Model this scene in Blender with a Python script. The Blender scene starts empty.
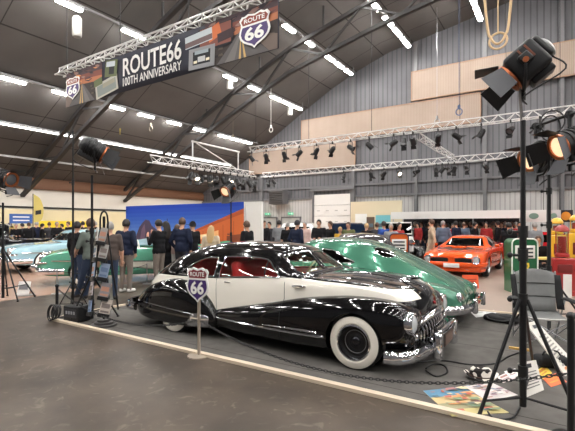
import bpy, bmesh, math, random
from mathutils import Vector, Matrix, Euler
from mathutils.bvhtree import BVHTree
random.seed(66)
scene = bpy.context.scene
col = scene.collection
R = math.radians
PI = math.pi
# ------------------------------------------------------------------ camera frame helpers
C33, S33 = math.cos(R(33)), math.sin(R(33))
EYE, FPX = 1.62, 415.0
def ray(px):
    t = (px - 287.5) / FPX
    return C33 * t - S33, S33 * t + C33
def gr(px, py):
    Y = EYE * FPX / (py - 225); a, b = ray(px); return Vector((a * Y, b * Y, 0))
def at(px, py, Y):
    a, b = ray(px); return Vector((a * Y, b * Y, EYE - (py - 225) / FPX * Y))
def atv(px, py, v):
    a, b = ray(px); return at(px, py, v / b)
def atu(px, py, u):
    a, b = ray(px); return at(px, py, u / a)
# ------------------------------------------------------------------ materials
def lin(c):
    return tuple(((x / 255) / 12.92 if x / 255 <= .04045 else ((x / 255 + .055) / 1.055) ** 2.4) for x in c)
MATS = {}
def mat(name, rgb, rough=.5, metal=0., coat=0., noise=0., scale=20., bump=0., emit=0., spec=.5, stretch=None):
    if name in MATS: return MATS[name]
    m = bpy.data.materials.new(name); m.use_nodes = True
    nt = m.node_tree; b = nt.nodes['Principled BSDF']
    c = lin(rgb) + (1,)
    b.inputs['Base Color'].default_value = c
    b.inputs['Roughness'].default_value = rough
    b.inputs['Metallic'].default_value = metal
    b.inputs['Coat Weight'].default_value = coat
    b.inputs['Coat Roughness'].default_value = .03
    b.inputs['Specular IOR Level'].default_value = spec
    if emit:
        b.inputs['Emission Color'].default_value = c; b.inputs['Emission Strength'].default_value = emit
    if noise or bump:
        tc = nt.nodes.new('ShaderNodeTexCoord'); n = nt.nodes.new('ShaderNodeTexNoise')
        n.inputs['Scale'].default_value = scale; n.inputs['Detail'].default_value = 5
        src = tc.outputs['Object']
        if stretch:
            mp = nt.nodes.new('ShaderNodeMapping'); mp.inputs['Scale'].default_value = stretch
            nt.links.new(src, mp.inputs['Vector']); src = mp.outputs['Vector']
        nt.links.new(src, n.inputs['Vector'])
        if noise:
            mx = nt.nodes.new('ShaderNodeMix'); mx.data_type = 'RGBA'
            mx.inputs[6].default_value = tuple(max(0, x * (1 - noise)) for x in c[:3]) + (1,)
            mx.inputs[7].default_value = tuple(min(1, x * (1 + noise)) for x in c[:3]) + (1,)
            nt.links.new(n.outputs['Fac'], mx.inputs[0]); nt.links.new(mx.outputs[2], b.inputs['Base Color'])
        if bump:
            bp = nt.nodes.new('ShaderNodeBump'); bp.inputs['Strength'].default_value = bump; bp.inputs['Distance'].default_value = .01
            nt.links.new(n.outputs['Fac'], bp.inputs['Height']); nt.links.new(bp.outputs['Normal'], b.inputs['Normal'])
    MATS[name] = m
    return m
def glass_mat(name, rgb, tint=.75, rough=.02):
    if name in MATS: return MATS[name]
    m = bpy.data.materials.new(name); m.use_nodes = True; nt = m.node_tree
    for n in list(nt.nodes): nt.nodes.remove(n)
    o = nt.nodes.new('ShaderNodeOutputMaterial'); mx = nt.nodes.new('ShaderNodeMixShader')
    t = nt.nodes.new('ShaderNodeBsdfTransparent'); g = nt.nodes.new('ShaderNodeBsdfGlossy'); f = nt.nodes.new('ShaderNodeFresnel')
    c = lin(rgb); t.inputs['Color'].default_value = tuple(x * tint for x in c) + (1,)
    g.inputs['Roughness'].default_value = rough; g.inputs['Color'].default_value = (.95, .97, .96, 1); f.inputs['IOR'].default_value = 1.5
    ge = nt.nodes.new('ShaderNodeNewGeometry'); iv = nt.nodes.new('ShaderNodeMath'); iv.operation = 'SUBTRACT'; iv.inputs[0].default_value = 1; nt.links.new(ge.outputs['Backfacing'], iv.inputs[1])
    mu = nt.nodes.new('ShaderNodeMath'); mu.operation = 'MULTIPLY'; nt.links.new(f.outputs[0], mu.inputs[0]); nt.links.new(iv.outputs[0], mu.inputs[1])
    nt.links.new(mu.outputs[0], mx.inputs[0]); nt.links.new(t.outputs[0], mx.inputs[1]); nt.links.new(g.outputs[0], mx.inputs[2])
    nt.links.new(mx.outputs[0], o.inputs['Surface'])
    MATS[name] = m
    return m
def bands_mat(name, c1, c2, axis, period, width, rough=.7, bump=.6, noise=.12, nscale=3., spec=.3):
    """ribs or seams: period in metres along one axis; c2 fills `width` of each period"""
    if name in MATS: return MATS[name]
    m = bpy.data.materials.new(name); m.use_nodes = True; nt = m.node_tree; N = nt.nodes; Lk = nt.links
    b = N['Principled BSDF']; b.inputs['Roughness'].default_value = rough; b.inputs['Specular IOR Level'].default_value = spec
    tc = N.new('ShaderNodeTexCoord'); sx = N.new('ShaderNodeSeparateXYZ'); Lk.new(tc.outputs['Object'], sx.inputs[0])
    def math_(op, a, v):
        n = N.new('ShaderNodeMath'); n.operation = op
        Lk.new(a, n.inputs[0]); n.inputs[1].default_value = v; return n.outputs[0]
    fac = None
    for ax, pe, wi in zip(axis, period, width):
        fr = math_('FRACT', math_('MULTIPLY', sx.outputs['XYZ'.index(ax)], 1 / pe), 0)
        k = math_('LESS_THAN', fr, wi)
        if fac is None: fac = k
        else:
            n = N.new('ShaderNodeMath'); n.operation = 'MAXIMUM'; Lk.new(fac, n.inputs[0]); Lk.new(k, n.inputs[1]); fac = n.outputs[0]
    nz = N.new('ShaderNodeTexNoise'); nz.inputs['Scale'].default_value = nscale; nz.inputs['Detail'].default_value = 6
    Lk.new(tc.outputs['Object'], nz.inputs['Vector'])
    mx = N.new('ShaderNodeMix'); mx.data_type = 'RGBA'; mx.inputs[6].default_value = lin(c1) + (1,); mx.inputs[7].default_value = lin(c2) + (1,)
    Lk.new(fac, mx.inputs[0])
    m2 = N.new('ShaderNodeMix'); m2.data_type = 'RGBA'; m2.blend_type = 'MULTIPLY'; m2.inputs[0].default_value = 1
    rp = N.new('ShaderNodeMapRange'); rp.inputs[1].default_value = .3; rp.inputs[2].default_value = .7; rp.inputs[3].default_value = 1 - noise; rp.inputs[4].default_value = 1 + noise
    Lk.new(nz.outputs['Fac'], rp.inputs[0]); Lk.new(mx.outputs[2], m2.inputs[6]); Lk.new(rp.outputs[0], m2.inputs[7])
    Lk.new(m2.outputs[2], b.inputs['Base Color'])
    if bump:
        bp = N.new('ShaderNodeBump'); bp.inputs['Strength'].default_value = bump; bp.inputs['Distance'].default_value = .02; bp.invert = True
        Lk.new(fac, bp.inputs['Height']); Lk.new(bp.outputs['Normal'], b.inputs['Normal'])
    MATS[name] = m
    return m
chrome = mat('chrome', (225, 226, 230), .07, 1)
dull_metal = mat('brushed_aluminium', (176, 177, 180), .35, .9)
truss_metal = mat('truss_aluminium', (205, 204, 202), .4, .35)
black_metal = mat('black_painted_metal', (24, 24, 26), .45, 0, spec=.4)
black_plastic = mat('black_plastic', (20, 20, 22), .5)
rubber = mat('tyre_rubber', (22, 22, 23), .75)
white_rubber = mat('whitewall_rubber', (226, 220, 208), .6)
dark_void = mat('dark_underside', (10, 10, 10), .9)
white_paint = mat('white_paint', (232, 230, 226), .5)
clear_glass = glass_mat('clear_car_glass', (250, 255, 252), .97)
dark_glass = glass_mat('tinted_car_glass', (120, 130, 130), .5)
# ------------------------------------------------------------------ object helpers
def tag(o, label=None, cat=None, group=None, kind=None):
    if label: o['label'] = label
    if cat: o['category'] = cat
    if group: o['group'] = group
    if kind: o['kind'] = kind
    return o
def empty(name, loc=(0, 0, 0), rz=0., label=None, cat=None, group=None):
    o = bpy.data.objects.new(name, None); col.objects.link(o)
    o.empty_display_size = .1; o.location = loc; o.rotation_euler = (0, 0, rz)
    return tag(o, label, cat, group)
def link_mesh(name, me, mats, parent=None):
    o = bpy.data.objects.new(name, me); col.objects.link(o)
    if mats is not None:
        if not isinstance(mats, (list, tuple)): mats = [mats]
        for m in mats: me.materials.append(m)
    if parent is not None: o.parent = parent
    return o
class MB:
    """collects shapes; build() makes one mesh object"""
    def __init__(s): s.v = []; s.f = []; s.m = []; s.mi = 0
    def add(s, vs, fs):
        n = len(s.v); s.v += [tuple(v) for v in vs]
        for f in fs: s.f.append(tuple(i + n for i in f)); s.m.append(s.mi)
        return s
    def box(s, c, d, M=None):
        x, y, z = d[0] / 2, d[1] / 2, d[2] / 2
        vs = [Vector((a * x, b * y, e * z)) for e in (-1, 1) for b in (-1, 1) for a in (-1, 1)]
        c = Vector(c)
        vs = [(M @ v if M else v) + c for v in vs]
        return s.add(vs, [(0, 2, 3, 1), (4, 5, 7, 6), (0, 1, 5, 4), (2, 6, 7, 3), (0, 4, 6, 2), (1, 3, 7, 5)])
    def tube(s, pts, r, n=8, closed=False, cap=True):
        pts = [Vector(p) for p in pts]; k = len(pts)
        rs = r if isinstance(r, (list, tuple)) else [r] * k
        vs = []; prev = None
        for i in range(k):
            a = pts[(i - 1) % k] if closed or i > 0 else pts[i]
            b = pts[(i + 1) % k] if closed or i < k - 1 else pts[i]
            d = (b - a); d = d.normalized() if d.length > 1e-9 else Vector((0, 0, 1))
            if prev is None:
                up = Vector((0, 0, 1)) if abs(d.z) < .9 else Vector((1, 0, 0))
                e1 = d.cross(up).normalized()
            else:
                e1 = prev - d * prev.dot(d)
                e1 = e1.normalized() if e1.length > 1e-6 else d.orthogonal().normalized()
            prev = e1; e2 = d.cross(e1)
            for j in range(n):
                t = 2 * PI * j / n
                vs.append(pts[i] + (e1 * math.cos(t) + e2 * math.sin(t)) * rs[i])
        fs = []
        for i in range(k if closed else k - 1):
            i2 = (i + 1) % k
            for j in range(n):
                j2 = (j + 1) % n
                fs.append((i * n + j, i * n + j2, i2 * n + j2, i2 * n + j))
        if cap and not closed:
            fs.append(tuple(range(n - 1, -1, -1))); fs.append(tuple((k - 1) * n + j for j in range(n)))
        return s.add(vs, fs)
    def rod(s, a, b, r, n=8): return s.tube([a, b], r, n)
    def bar(s, a, b, w, h, up=(0, 0, 1)):
        a, b = Vector(a), Vector(b); d = (b - a).normalized(); up = Vector(up)
        if abs(d.dot(up)) > .98: up = Vector((1, 0, 0))
        e1 = d.cross(up).normalized() * w / 2; e2 = e1.cross(d).normalized() * h / 2
        vs = [p + e1 * i + e2 * j for p in (a, b) for i, j in ((-1, -1), (1, -1), (1, 1), (-1, 1))]
        return s.add(vs, [(0, 1, 2, 3), (7, 6, 5, 4), (0, 4, 5, 1), (1, 5, 6, 2), (2, 6, 7, 3), (3, 7, 4, 0)])
    def lathe(s, prof, n=24, M=None, close=False):
        """profile [(r, h)] about local z; M places it"""
        vs = []; k = len(prof)
        for r, h in prof:
            for j in range(n):
                t = 2 * PI * j / n; p = Vector((r * math.cos(t), r * math.sin(t), h)); vs.append(M @ p if M else p)
        fs = []
        for i in range(k if close else k - 1):
            i2 = (i + 1) % k
            for j in range(n):
                j2 = (j + 1) % n; fs.append((i * n + j, i * n + j2, i2 * n + j2, i2 * n + j))
        if not close:
            if prof[0][0] > 1e-6: fs.append(tuple(range(n - 1, -1, -1)))
            if prof[-1][0] > 1e-6: fs.append(tuple((k - 1) * n + j for j in range(n)))
        return s.add(vs, fs)
    def ell(s, c, r, n=16, k=10, M=None):
        c = Vector(c); vs = []; fs = []
        for i in range(k + 1):
            a = -PI / 2 + PI * i / k
            for j in range(n):
                t = 2 * PI * j / n
                p = Vector((r[0] * math.cos(a) * math.cos(t), r[1] * math.cos(a) * math.sin(t), r[2] * math.sin(a)))
                vs.append((M @ p if M else p) + c)
        for i in range(k):
            for j in range(n):
                j2 = (j + 1) % n; fs.append((i * n + j, i * n + j2, (i + 1) * n + j2, (i + 1) * n + j))
        return s.add(vs, fs)
    def prism(s, poly, h0, h1, M=None):
        """poly [(x, y)] extruded along local z"""
        n = len(poly)
        vs = [Vector((x, y, h)) for h in (h0, h1) for x, y in poly]
        if M: vs = [M @ v for v in vs]
        fs = [tuple(range(n - 1, -1, -1)), tuple(range(n, 2 * n))]
        for i in range(n): j = (i + 1) % n; fs.append((i, j, n + j, n + i))
        return s.add(vs, fs)
    def poly(s, pts): return s.add(pts, [tuple(range(len(pts)))])
    def grid(s, rows, closed=False):
        k = len(rows); n = len(rows[0]); vs = [p for r in rows for p in r]; fs = []
        for i in range(k - 1):
            for j in range(n if closed else n - 1):
                j2 = (j + 1) % n; fs.append((i * n + j, i * n + j2, (i + 1) * n + j2, (i + 1) * n + j))
        return s.add(vs, fs)
    def mesh(s, name, smooth=True, angle=40, merge=True):
        me = bpy.data.meshes.new(name); me.from_pydata(s.v, [], s.f)
        if any(s.m):
            for p, i in zip(me.polygons, s.m): p.material_index = i
        bm = bmesh.new(); bm.from_mesh(me)
        if merge: bmesh.ops.remove_doubles(bm, verts=bm.verts, dist=1e-5)
        bmesh.ops.dissolve_degenerate(bm, edges=bm.edges, dist=1e-6)
        bmesh.ops.recalc_face_normals(bm, faces=bm.faces)
        for f in bm.faces: f.smooth = smooth
        bm.to_mesh(me); bm.free()
        if smooth: me.set_sharp_from_angle(angle=R(angle))
        return me
    def build(s, name, mats, parent=None, smooth=True, angle=40, merge=True):
        return link_mesh(name, s.mesh(name, smooth, angle, merge), mats, parent)
def copy_tree(o, parent=None):
    c = o.copy(); col.objects.link(c)
    if parent is not None: c.parent = parent
    for ch in list(o.children): copy_tree(ch, c)
    return c
def struct(o): o['kind'] = 'structure'; return o
def crom(P, t):
    """Catmull-Rom through list of tuples at t in 0..len-1"""
    n = len(P) - 1; i = min(int(t), n - 1); f = t - i
    p0, p1, p2, p3 = P[max(i - 1, 0)], P[i], P[i + 1], P[min(i + 2, n)]
    return tuple(.5 * (2 * b + (c - a) * f + (2 * a - 5 * b + 4 * c - d) * f * f + (3 * b - a - 3 * c + d) * f ** 3) for a, b, c, d in zip(p0, p1, p2, p3))
def pw(xs, ys, x):
    if x <= xs[0]: return ys[0]
    for i in range(len(xs) - 1):
        if x <= xs[i + 1]:
            f = (x - xs[i]) / (xs[i + 1] - xs[i]); return ys[i] + (ys[i + 1] - ys[i]) * f
    return ys[-1]
def smooth_poly(pts, per=5, closed=True):
    out = []; n = len(pts)
    for i in range(n if closed else n - 1):
        q = [pts[(i - 1) % n], pts[i], pts[(i + 1) % n], pts[(i + 2) % n]]
        if not closed: q = [pts[max(i - 1, 0)], pts[i], pts[i + 1], pts[min(i + 2, n - 1)]]
        for k in range(per): out.append(crom(q, 1 + k / per))
    if not closed: out.append(pts[-1])
    return out
def loft(stations, sub_x=4, sub_p=3):
    """stations: [(x, [(y, z)...])] full or half rings with equal counts, interpolated smoothly; returns rows of Vectors"""
    k = len(stations); n = len(stations[0][1])
    rows_c = [[(x,) + tuple(p) for p in prof] for x, prof in stations]
    rows = []
    for i in range((k - 1) * sub_x + 1):
        t = i / sub_x
        ctr = [crom([rows_c[a][j] for a in range(k)], t) for j in range(n)]
        rows.append([Vector(crom(ctr, q / sub_p)) for q in range((n - 1) * sub_p + 1)])
    return rows
def loft_sym(stations, sub_x=4, sub_p=3):
    rows = loft(stations, sub_x, sub_p); out = []
    for r in rows:
        r = [Vector((p.x, max(p.y, 0), p.z)) for p in r]; r[0].y = 0; r[-1].y = 0
        out.append(r + [Vector((p.x, -p.y, p.z)) for p in r[-2:0:-1]])
    m = MB(); m.grid(out, closed=True)
    n = len(out[0]); m.f.append(tuple(range(n))); m.m.append(0)
    b = len(out) * n - n; m.f.append(tuple(range(b + n - 1, b - 1, -1))); m.m.append(0)
    return m
def evaluated(o, name):
    dg = bpy.context.evaluated_depsgraph_get(); dg.update()
    me = bpy.data.meshes.new_from_object(o.evaluated_get(dg)); me.name = name
    return me
def drop(o):
    d = o.data; bpy.data.objects.remove(o)
    if d and d.users == 0: bpy.data.meshes.remove(d)
def boolean(me, cutters, op, name, thick=0.):
    a = bpy.data.objects.new('tmp', me); col.objects.link(a)
    if thick:
        so = a.modifiers.new('s', 'SOLIDIFY'); so.thickness = thick; so.offset = -1
    tmp = []
    for c in cutters:
        o = bpy.data.objects.new('cut', c); col.objects.link(o); tmp.append(o)
        b = a.modifiers.new('b', 'BOOLEAN'); b.operation = op; b.solver = 'EXACT'; b.object = o
    out = evaluated(a, name)
    for o in tmp: bpy.data.objects.remove(o)
    bpy.data.objects.remove(a)
    return out
def sharp(me, angle=35):
    for p in me.polygons: p.use_smooth = True
    me.set_sharp_from_angle(angle=R(angle)); return me
def text_mesh(body, w, h, name, m, parent, M, extrude=.002, align='CENTER', bold=0.):
    cu = bpy.data.curves.new('txt', 'FONT'); cu.body = body; cu.size = 1; cu.extrude = 0; cu.offset = bold; cu.resolution_u = 3
    o = bpy.data.objects.new('txt', cu); col.objects.link(o)
    me = evaluated(o, name); bpy.data.objects.remove(o)
    xs = [v.co.x for v in me.vertices]; ys = [v.co.y for v in me.vertices]
    x0, x1, y0, y1 = min(xs), max(xs), min(ys), max(ys)
    for v in me.vertices:
        v.co = M @ Vector(((v.co.x - (x0 + x1) / 2) / (x1 - x0) * w, (v.co.y - (y0 + y1) / 2) / (y1 - y0) * h, extrude))
    me.materials.clear()
    return link_mesh(name, me, m, parent)
UP = Matrix.Rotation(R(90), 4, 'X')       # text plane (x, y) -> (x, z), facing -y
# ================================================================== THE HALL
V0, V1 = -14.0, 25.4
UL, UR, UC = -25.0, 33.0, 4.0
RX = [-25, -19, -15, -13, -11, -8.85, -5, -2, 1, 4]; RZ = [4.3, 7.4, 9.75, 10.85, 11.75, 12.5, 13.15, 13.75, 14.1, 14.3]
def roof_z(u):
    if u > UC: u = 2 * UC - u
    return pw(RX, RZ, u)
roof_pts = [(u, z) for u, z in zip(RX, RZ)] + [(2 * UC - u, z) for u, z in list(zip(RX, RZ))[-2::-1]]
def concrete_mat():
    m = mat('polished_concrete', (72, 62, 53), .42, noise=.5, scale=.8, bump=.03, spec=.3); nt = m.node_tree; N = nt.nodes; Lk = nt.links; b = N['Principled BSDF']
    src = b.inputs['Base Color'].links[0].from_socket; tc = [n for n in N if n.bl_idname == 'ShaderNodeTexCoord'][0]
    w = N.new('ShaderNodeTexNoise'); w.inputs['Scale'].default_value = 5; w.inputs['Detail'].default_value = 8; w.inputs['Distortion'].default_value = 2.2; Lk.new(tc.outputs['Object'], w.inputs['Vector'])
    r = N.new('ShaderNodeMapRange'); r.inputs[1].default_value = .58; r.inputs[2].default_value = .72; r.inputs[3].default_value = 0; r.inputs[4].default_value = .32; Lk.new(w.outputs['Fac'], r.inputs[0])
    mx = N.new('ShaderNodeMix'); mx.data_type = 'RGBA'; mx.inputs[7].default_value = lin((138, 128, 118)) + (1,); Lk.new(r.outputs[0], mx.inputs[0]); Lk.new(src, mx.inputs[6])
    w2 = N.new('ShaderNodeTexNoise'); w2.inputs['Scale'].default_value = 1.7; w2.inputs['Detail'].default_value = 7; Lk.new(tc.outputs['Object'], w2.inputs['Vector'])
    r2 = N.new('ShaderNodeMapRange'); r2.inputs[1].default_value = .35; r2.inputs[2].default_value = .7; r2.inputs[3].default_value = .6; r2.inputs[4].default_value = 1.3; Lk.new(w2.outputs['Fac'], r2.inputs[0])
    m2 = N.new('ShaderNodeMix'); m2.data_type = 'RGBA'; m2.blend_type = 'MULTIPLY'; m2.inputs[0].default_value = 1; Lk.new(mx.outputs[2], m2.inputs[6]); Lk.new(r2.outputs[0], m2.inputs[7]); Lk.new(m2.outputs[2], b.inputs['Base Color'])
    return m
concrete = concrete_mat()
tile = mat('pale_stand_floor', (172, 140, 122), .22, noise=.12, scale=1.5)
aisle = mat('pale_aisle_floor', (150, 134, 122), .4, noise=.15, scale=1.2)
carpet_m = bands_mat('grey_event_carpet', (94, 91, 88), (66, 63, 61), 'Y', (1.0,), (.016,), .93, .2, .14, 5., .1)
roof_m = bands_mat('dark_roof_panels', (98, 95, 93), (60, 58, 57), 'XY', (1.85, 3.4), (.03, .012), .85, .4, .1, .6, .2)
steel_m = bands_mat('grey_corrugated_steel', (106, 106, 109), (86, 86, 90), 'X', (.3,), (.22,), .55, .8, .12, .7)
lower_m = bands_mat('white_corrugated_cladding', (192, 191, 189), (164, 163, 162), 'X', (.24,), (.22,), .55, .6, .05, .7)
f = MB().box(((UL + UR) / 2, (V0 + V1) / 2, -.1), (UR - UL, V1 - V0, .2)); struct(f.build('floor', concrete, smooth=False))
# pale floor finishes of the neighbouring stands, lying on the concrete
m = MB().box(((UL - 9.9) / 2, 14, .002), (UL * -1 - 9.9, 22, .004)); tag(m.build('stand_floor', tile, smooth=False), 'pale pinkish polished floor under the old cars on the left', 'floor')
m = MB().box((9, 16.8, .0015), (24, 16.3, .003)); tag(m.build('aisle_floor', aisle, smooth=False), 'pale beige aisle floor beyond the grey carpet, under the orange muscle car', 'floor')
m = MB()
m.prism(roof_pts + [(u, z + .25) for u, z in roof_pts[::-1]], V0, V1, Matrix(((1, 0, 0, 0), (0, 0, 1, 0), (0, 1, 0, 0), (0, 0, 0, 1))))
struct(m.build('ceiling', roof_m, smooth=True, angle=20))
XZ = Matrix(((1, 0, 0, 0), (0, 0, 1, 0), (0, 1, 0, 0), (0, 0, 0, 1)))     # prism (x, y)->(x, z), extruded along y
m = MB(); m.prism([(UL, 3.45), (UR, 3.45)] + [(u, z) for u, z in roof_pts[::-1]], V1, V1 + .2, XZ)
m.mi = 1; m.prism([(UL, 0), (UR, 0), (UR, 3.45), (UL, 3.45)], V1, V1 + .2, XZ)
struct(m.build('wall_back', [steel_m, lower_m], smooth=False, merge=False))
cream = mat('cream_wall_panels', (206, 200, 188), .6, noise=.05, scale=.6)
beam_m = mat('brown_timber', (112, 76, 52), .6, noise=.2, scale=3, stretch=(1, .2, 1))
m = MB(); m.box((UL - .1, (V0 + V1) / 2, 2.15), (.2, V1 - V0, 4.3)); struct(m.build('wall_left', cream, smooth=False))
m = MB(); m.box((UR + .1, (V0 + V1) / 2, 2.15), (.2, V1 - V0, 4.3)); struct(m.build('wall_right', cream, smooth=False))
m = MB(); m.prism([(UL, 0), (UR, 0)] + [(u, z) for u, z in roof_pts[::-1]], V0 - .2, V0, XZ); struct(m.build('wall_front', steel_m, smooth=False))
m = MB(); m.box((UL + .06, (V0 + V1) / 2, 3.98), (.12, V1 - V0, .64)); struct(m.build('trim_1', beam_m, smooth=False))
m = MB(); m.box((UL + .04, (V0 + V1) / 2, 2.62), (.08, V1 - V0, .09)); struct(m.build('trim_2', black_metal, smooth=False))
grey_steel = mat('grey_steel_sections', (112, 112, 114), .5, .1, noise=.1, scale=2)
dark_steel = mat('dark_roof_steel', (47, 45, 45), .6, noise=.15, scale=3)
n = 3
for px in (262, 353.5, 416, 485, 562):
    u = atv(px, 200, V1 - .12).x
    m = MB(); h = roof_z(u) - .1
    m.box((u, V1 - .02, h / 2), (.2, .04, h)); m.box((u, V1 - .2, h / 2), (.2, .03, h)); m.box((u, V1 - .11, h / 2), (.03, .16, h))
    struct(m.build('trim_%d' % n, grey_steel, smooth=False)); n += 1
for z in (3.5, 4.25, 5.2):
    m = MB(); m.box(((UL + UR) / 2, V1 - .05, z), (UR - UL, .1, .12)); struct(m.build('trim_%d' % n, grey_steel, smooth=False)); n += 1
# wood acoustic panels on the end wall
wood_m = bands_mat('pale_slatted_wood', (160, 143, 130), (146, 128, 115), 'X', (.09,), (.25,), .6, .3, .06, 1.)
for (pts, lab) in (([(411, 70), (600, 36), (600, 71), (411, 101)], 'long pale wood acoustic panel, highest of those on the grey end wall'),
                   ([(301, 118), (481, 95), (481, 123), (301, 143)], 'pale wood acoustic panel in the middle of the grey end wall'),
                   ([(249, 152), (355, 135), (355, 168), (249, 173)], 'pale wood acoustic panel lowest on the end wall behind the hanging lamp rig')):
    p = [atv(x, y, V1 - .3) for x, y in pts]
    z1 = (p[0].z + p[1].z) / 2; z0 = (p[2].z + p[3].z) / 2; u0, u1 = p[0].x, p[1].x
    t = empty('acoustic_panel', ((u0 + u1) / 2, V1 - .21, z0), 0, lab, 'wall panel', None)
    w, h = u1 - u0, z1 - z0
    MB().box((0, -.02, h / 2), (w - .1, .1, h - .1)).build('slatted_face', wood_m, t, False)
    fm = MB()
    for zz in (.03, h - .03): fm.box((0, -.03, zz), (w, .13, .06))
    for xx in (-w / 2 + .03, w / 2 - .03): fm.box((xx, -.03, h / 2), (.06, .13, h))
    fm.build('edge_frame', mat('panel_edge_wood', (158, 128, 106), .6), t, False)
# roller door, unit heater, exit signs, back doors
a, b = atv(314.5, 195, V1 - .1), atv(350.5, 195, V1 - .1); w = b.x - a.x; h = a.z
t = empty('door_1', ((a.x + b.x) / 2, V1 - .1, 0)); struct(t)
pm = MB()
for k in range(5): pm.box((0, 0, h * (k + .5) / 5), (w, .08, h / 5 - .025))
struct(pm.build('door_panel', white_paint, t, False))
fm = MB()
for sx in (-1, 1): fm.box((sx * (w / 2 + .08), -.02, h / 2 + .1), (.14, .12, h + .2))
fm.box((0, -.06, h + .35), (w + .6, .22, .2)); struct(fm.build('door_frame', grey_steel, t, False))
wm = MB()
for k in range(3):
    for i in range(4): wm.box((-w / 2 + w * (i + .5) / 4, -.045, h * (k + 1.5) / 5), (.22, .01, .06))
struct(wm.build('door_vents', mat('door_slot_grey', (180, 178, 174), .5), t, False))
for i, px in enumerate((268, 291)):
    p = atv(px, 222, V1 - .06)
    t = empty('door_%d' % (i + 2), (p.x, V1 - .05, 0)); struct(t)
    struct(MB().box((0, 0, 1.06), (1.5, .06, 2.12)).build('door_panel', mat('pale_grey_door', (178, 180, 176), .5), t, False))
    fm = MB()
    for sx in (-1, 1): fm.box((sx * .8, -.01, 1.1), (.08, .1, 2.2))
    fm.box((0, -.01, 2.17), (1.68, .1, .1)); struct(fm.build('door_frame', grey_steel, t, False))
    struct(MB().bar((.6, -.06, .9), (.6, -.06, 1.2), .03, .03).build('door_handle', dull_metal, t))
    q = atv(px, 216, V1 - .12)
    t = empty('exit_sign', (p.x, V1 - .12, 2.32), 0, 'small green exit sign above the %s of the two grey back doors' % ('left' if i == 0 else 'right'), 'sign')
    MB().box((0, 0, .12), (.42, .08, .17)).build('sign_box', mat('exit_green', (60, 190, 140), .4, emit=.25), t, False)
    g = MB(); g.box((-.08, -.043, .12), (.14, .004, .02)); g.add([(-.02, -.044, .08), (-.02, -.044, .16), (.05, -.044, .12)], [(0, 2, 1)]); g.box((.13, -.043, .12), (.07, .004, .12))
    g.build('arrow_mark', mat('exit_white', (235, 245, 240), .4, emit=.25), t, False)
p = atv(279, 205, V1 - .5); s_ = .95
t = empty('unit_heater', (p.x, V1 - .55, p.z), 0, 'grey box heater mounted high on the end wall left of the white roller door', 'heater')
MB().box((0, 0, .55), (1.25, .7, 1.0)).build('casing', mat('heater_grey', (96, 95, 96), .5), t, False)
g = MB()
for k in range(7): g.box((0, -.37, .16 + k * .13), (1.1, .04, .05), Matrix.Rotation(.5, 3, 'X'))
g.build('louvre', mat('heater_louvre', (66, 65, 66), .5), t, False)
g = MB()
for sx in (-.4, .4): g.bar((sx, .3, .1), (sx, .45, 1.2), .05, .05)
g.build('wall_bracket', grey_steel, t, False)
# roof trusses
UXu = [-25, -18.5, -11.8, -7.7, -2, 4]; UZu = [3.95, 7.5, 10.5, 11.6, 12.6, 13.0]
UXl = [-25, -21, -18.5, -11.8, -8.6, -6.2, -2, 4]; UZl = [3.2, 5.1, 6.45, 9.3, 10.1, 10.65, 11.4, 11.8]
def chord(U, Z, u): return pw(U, Z, u if u <= UC else 2 * UC - u)
for v, lab in ((4.6, 'dark steel roof truss nearest, passing over the black car'), (11.3, 'dark steel roof truss second from the near end of the hall'),
               (17.8, 'dark steel roof truss sweeping up across the middle of the picture')):
    t = empty('roof_truss', (0, v, 0), 0, lab, 'truss', 'roof trusses')
    us = [UL + .1 + (UR - UL - .2) * i / 30 for i in range(31)]
    up = [Vector((u, 0, chord(UXu, UZu, u))) for u in us]; lo = [Vector((u, 0, chord(UXl, UZl, u))) for u in us]
    for nm, pts in (('upper_chord', up), ('lower_chord', lo)):
        g = MB()
        for a, b in zip(pts, pts[1:]): g.bar(a, b + (b - a) * .02, .2, .17)
        g.build(nm, dark_steel, t, False)
    g = MB()
    for i in range(30):
        a, b = (up[i], lo[i + 1]) if i % 2 else (lo[i], up[i + 1])
        g.bar(a, b, .09, .09)
        if i % 2 == 0 and i: g.bar(up[i], Vector((us[i], 0, roof_z(us[i]) - .05)), .07, .07)
    g.build('web_bracing', dark_steel, t, False)
# ------------------------------------------------------------------ ceiling lights in rows along the hall
rows = [(-18.4, 7.45, 'third', [(0, 26), (61, 66), (107, 124), (138, 154), (167, 181), (192, 206), (220, 230), (231, 241), (243, 251)]),
        (-14.5, 9.4, 'second', [(56, 82), (121, 143), (223, 237), (248, 260), (274, 284), (286, 294), (297, 307)]),
        (-10.8, 11.05, 'first', [(228, 243), (284, 294), (303, 314), (325, 335), (338, 346), (348, 356)]),
        (-7.2, 11.95, 'fourth', [(355, 363), (368, 380), (388, 397), (397.5, 405), (406, 414)]),
        (-3.4, 12.45, 'fifth', [(466, 473), (474, 479), (479.5, 485)])]
row_names = {-18.4: 'leftmost row, low over the side wall', -14.5: 'row just above the banner', -10.8: 'row running behind the top right of the banner',
             -7.2: 'row over the middle of the end wall', -3.4: 'rightmost row at the top of the picture'}
tube_m = mat('fluorescent_tube', (255, 252, 248), .4, emit=1)
TUBE_E = 60.0
tube_m.node_tree.nodes['Principled BSDF'].inputs['Emission Strength'].default_value = TUBE_E
housing_m = mat('light_housing', (150, 150, 150), .5)
def light_fix(u, v, z, ln, lab):
    t = empty('ceiling_light', (u, v, z), 0, lab, 'ceiling light', 'fluorescent ceiling lights')
    hb = MB(); hb.box((0, 0, .07), (.28, ln + .06, .09)); hb.build('housing', housing_m, t, False)
    MB().box((0, 0, -.005), (.17, ln, .06)).build('tube', tube_m, t, False)
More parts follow.
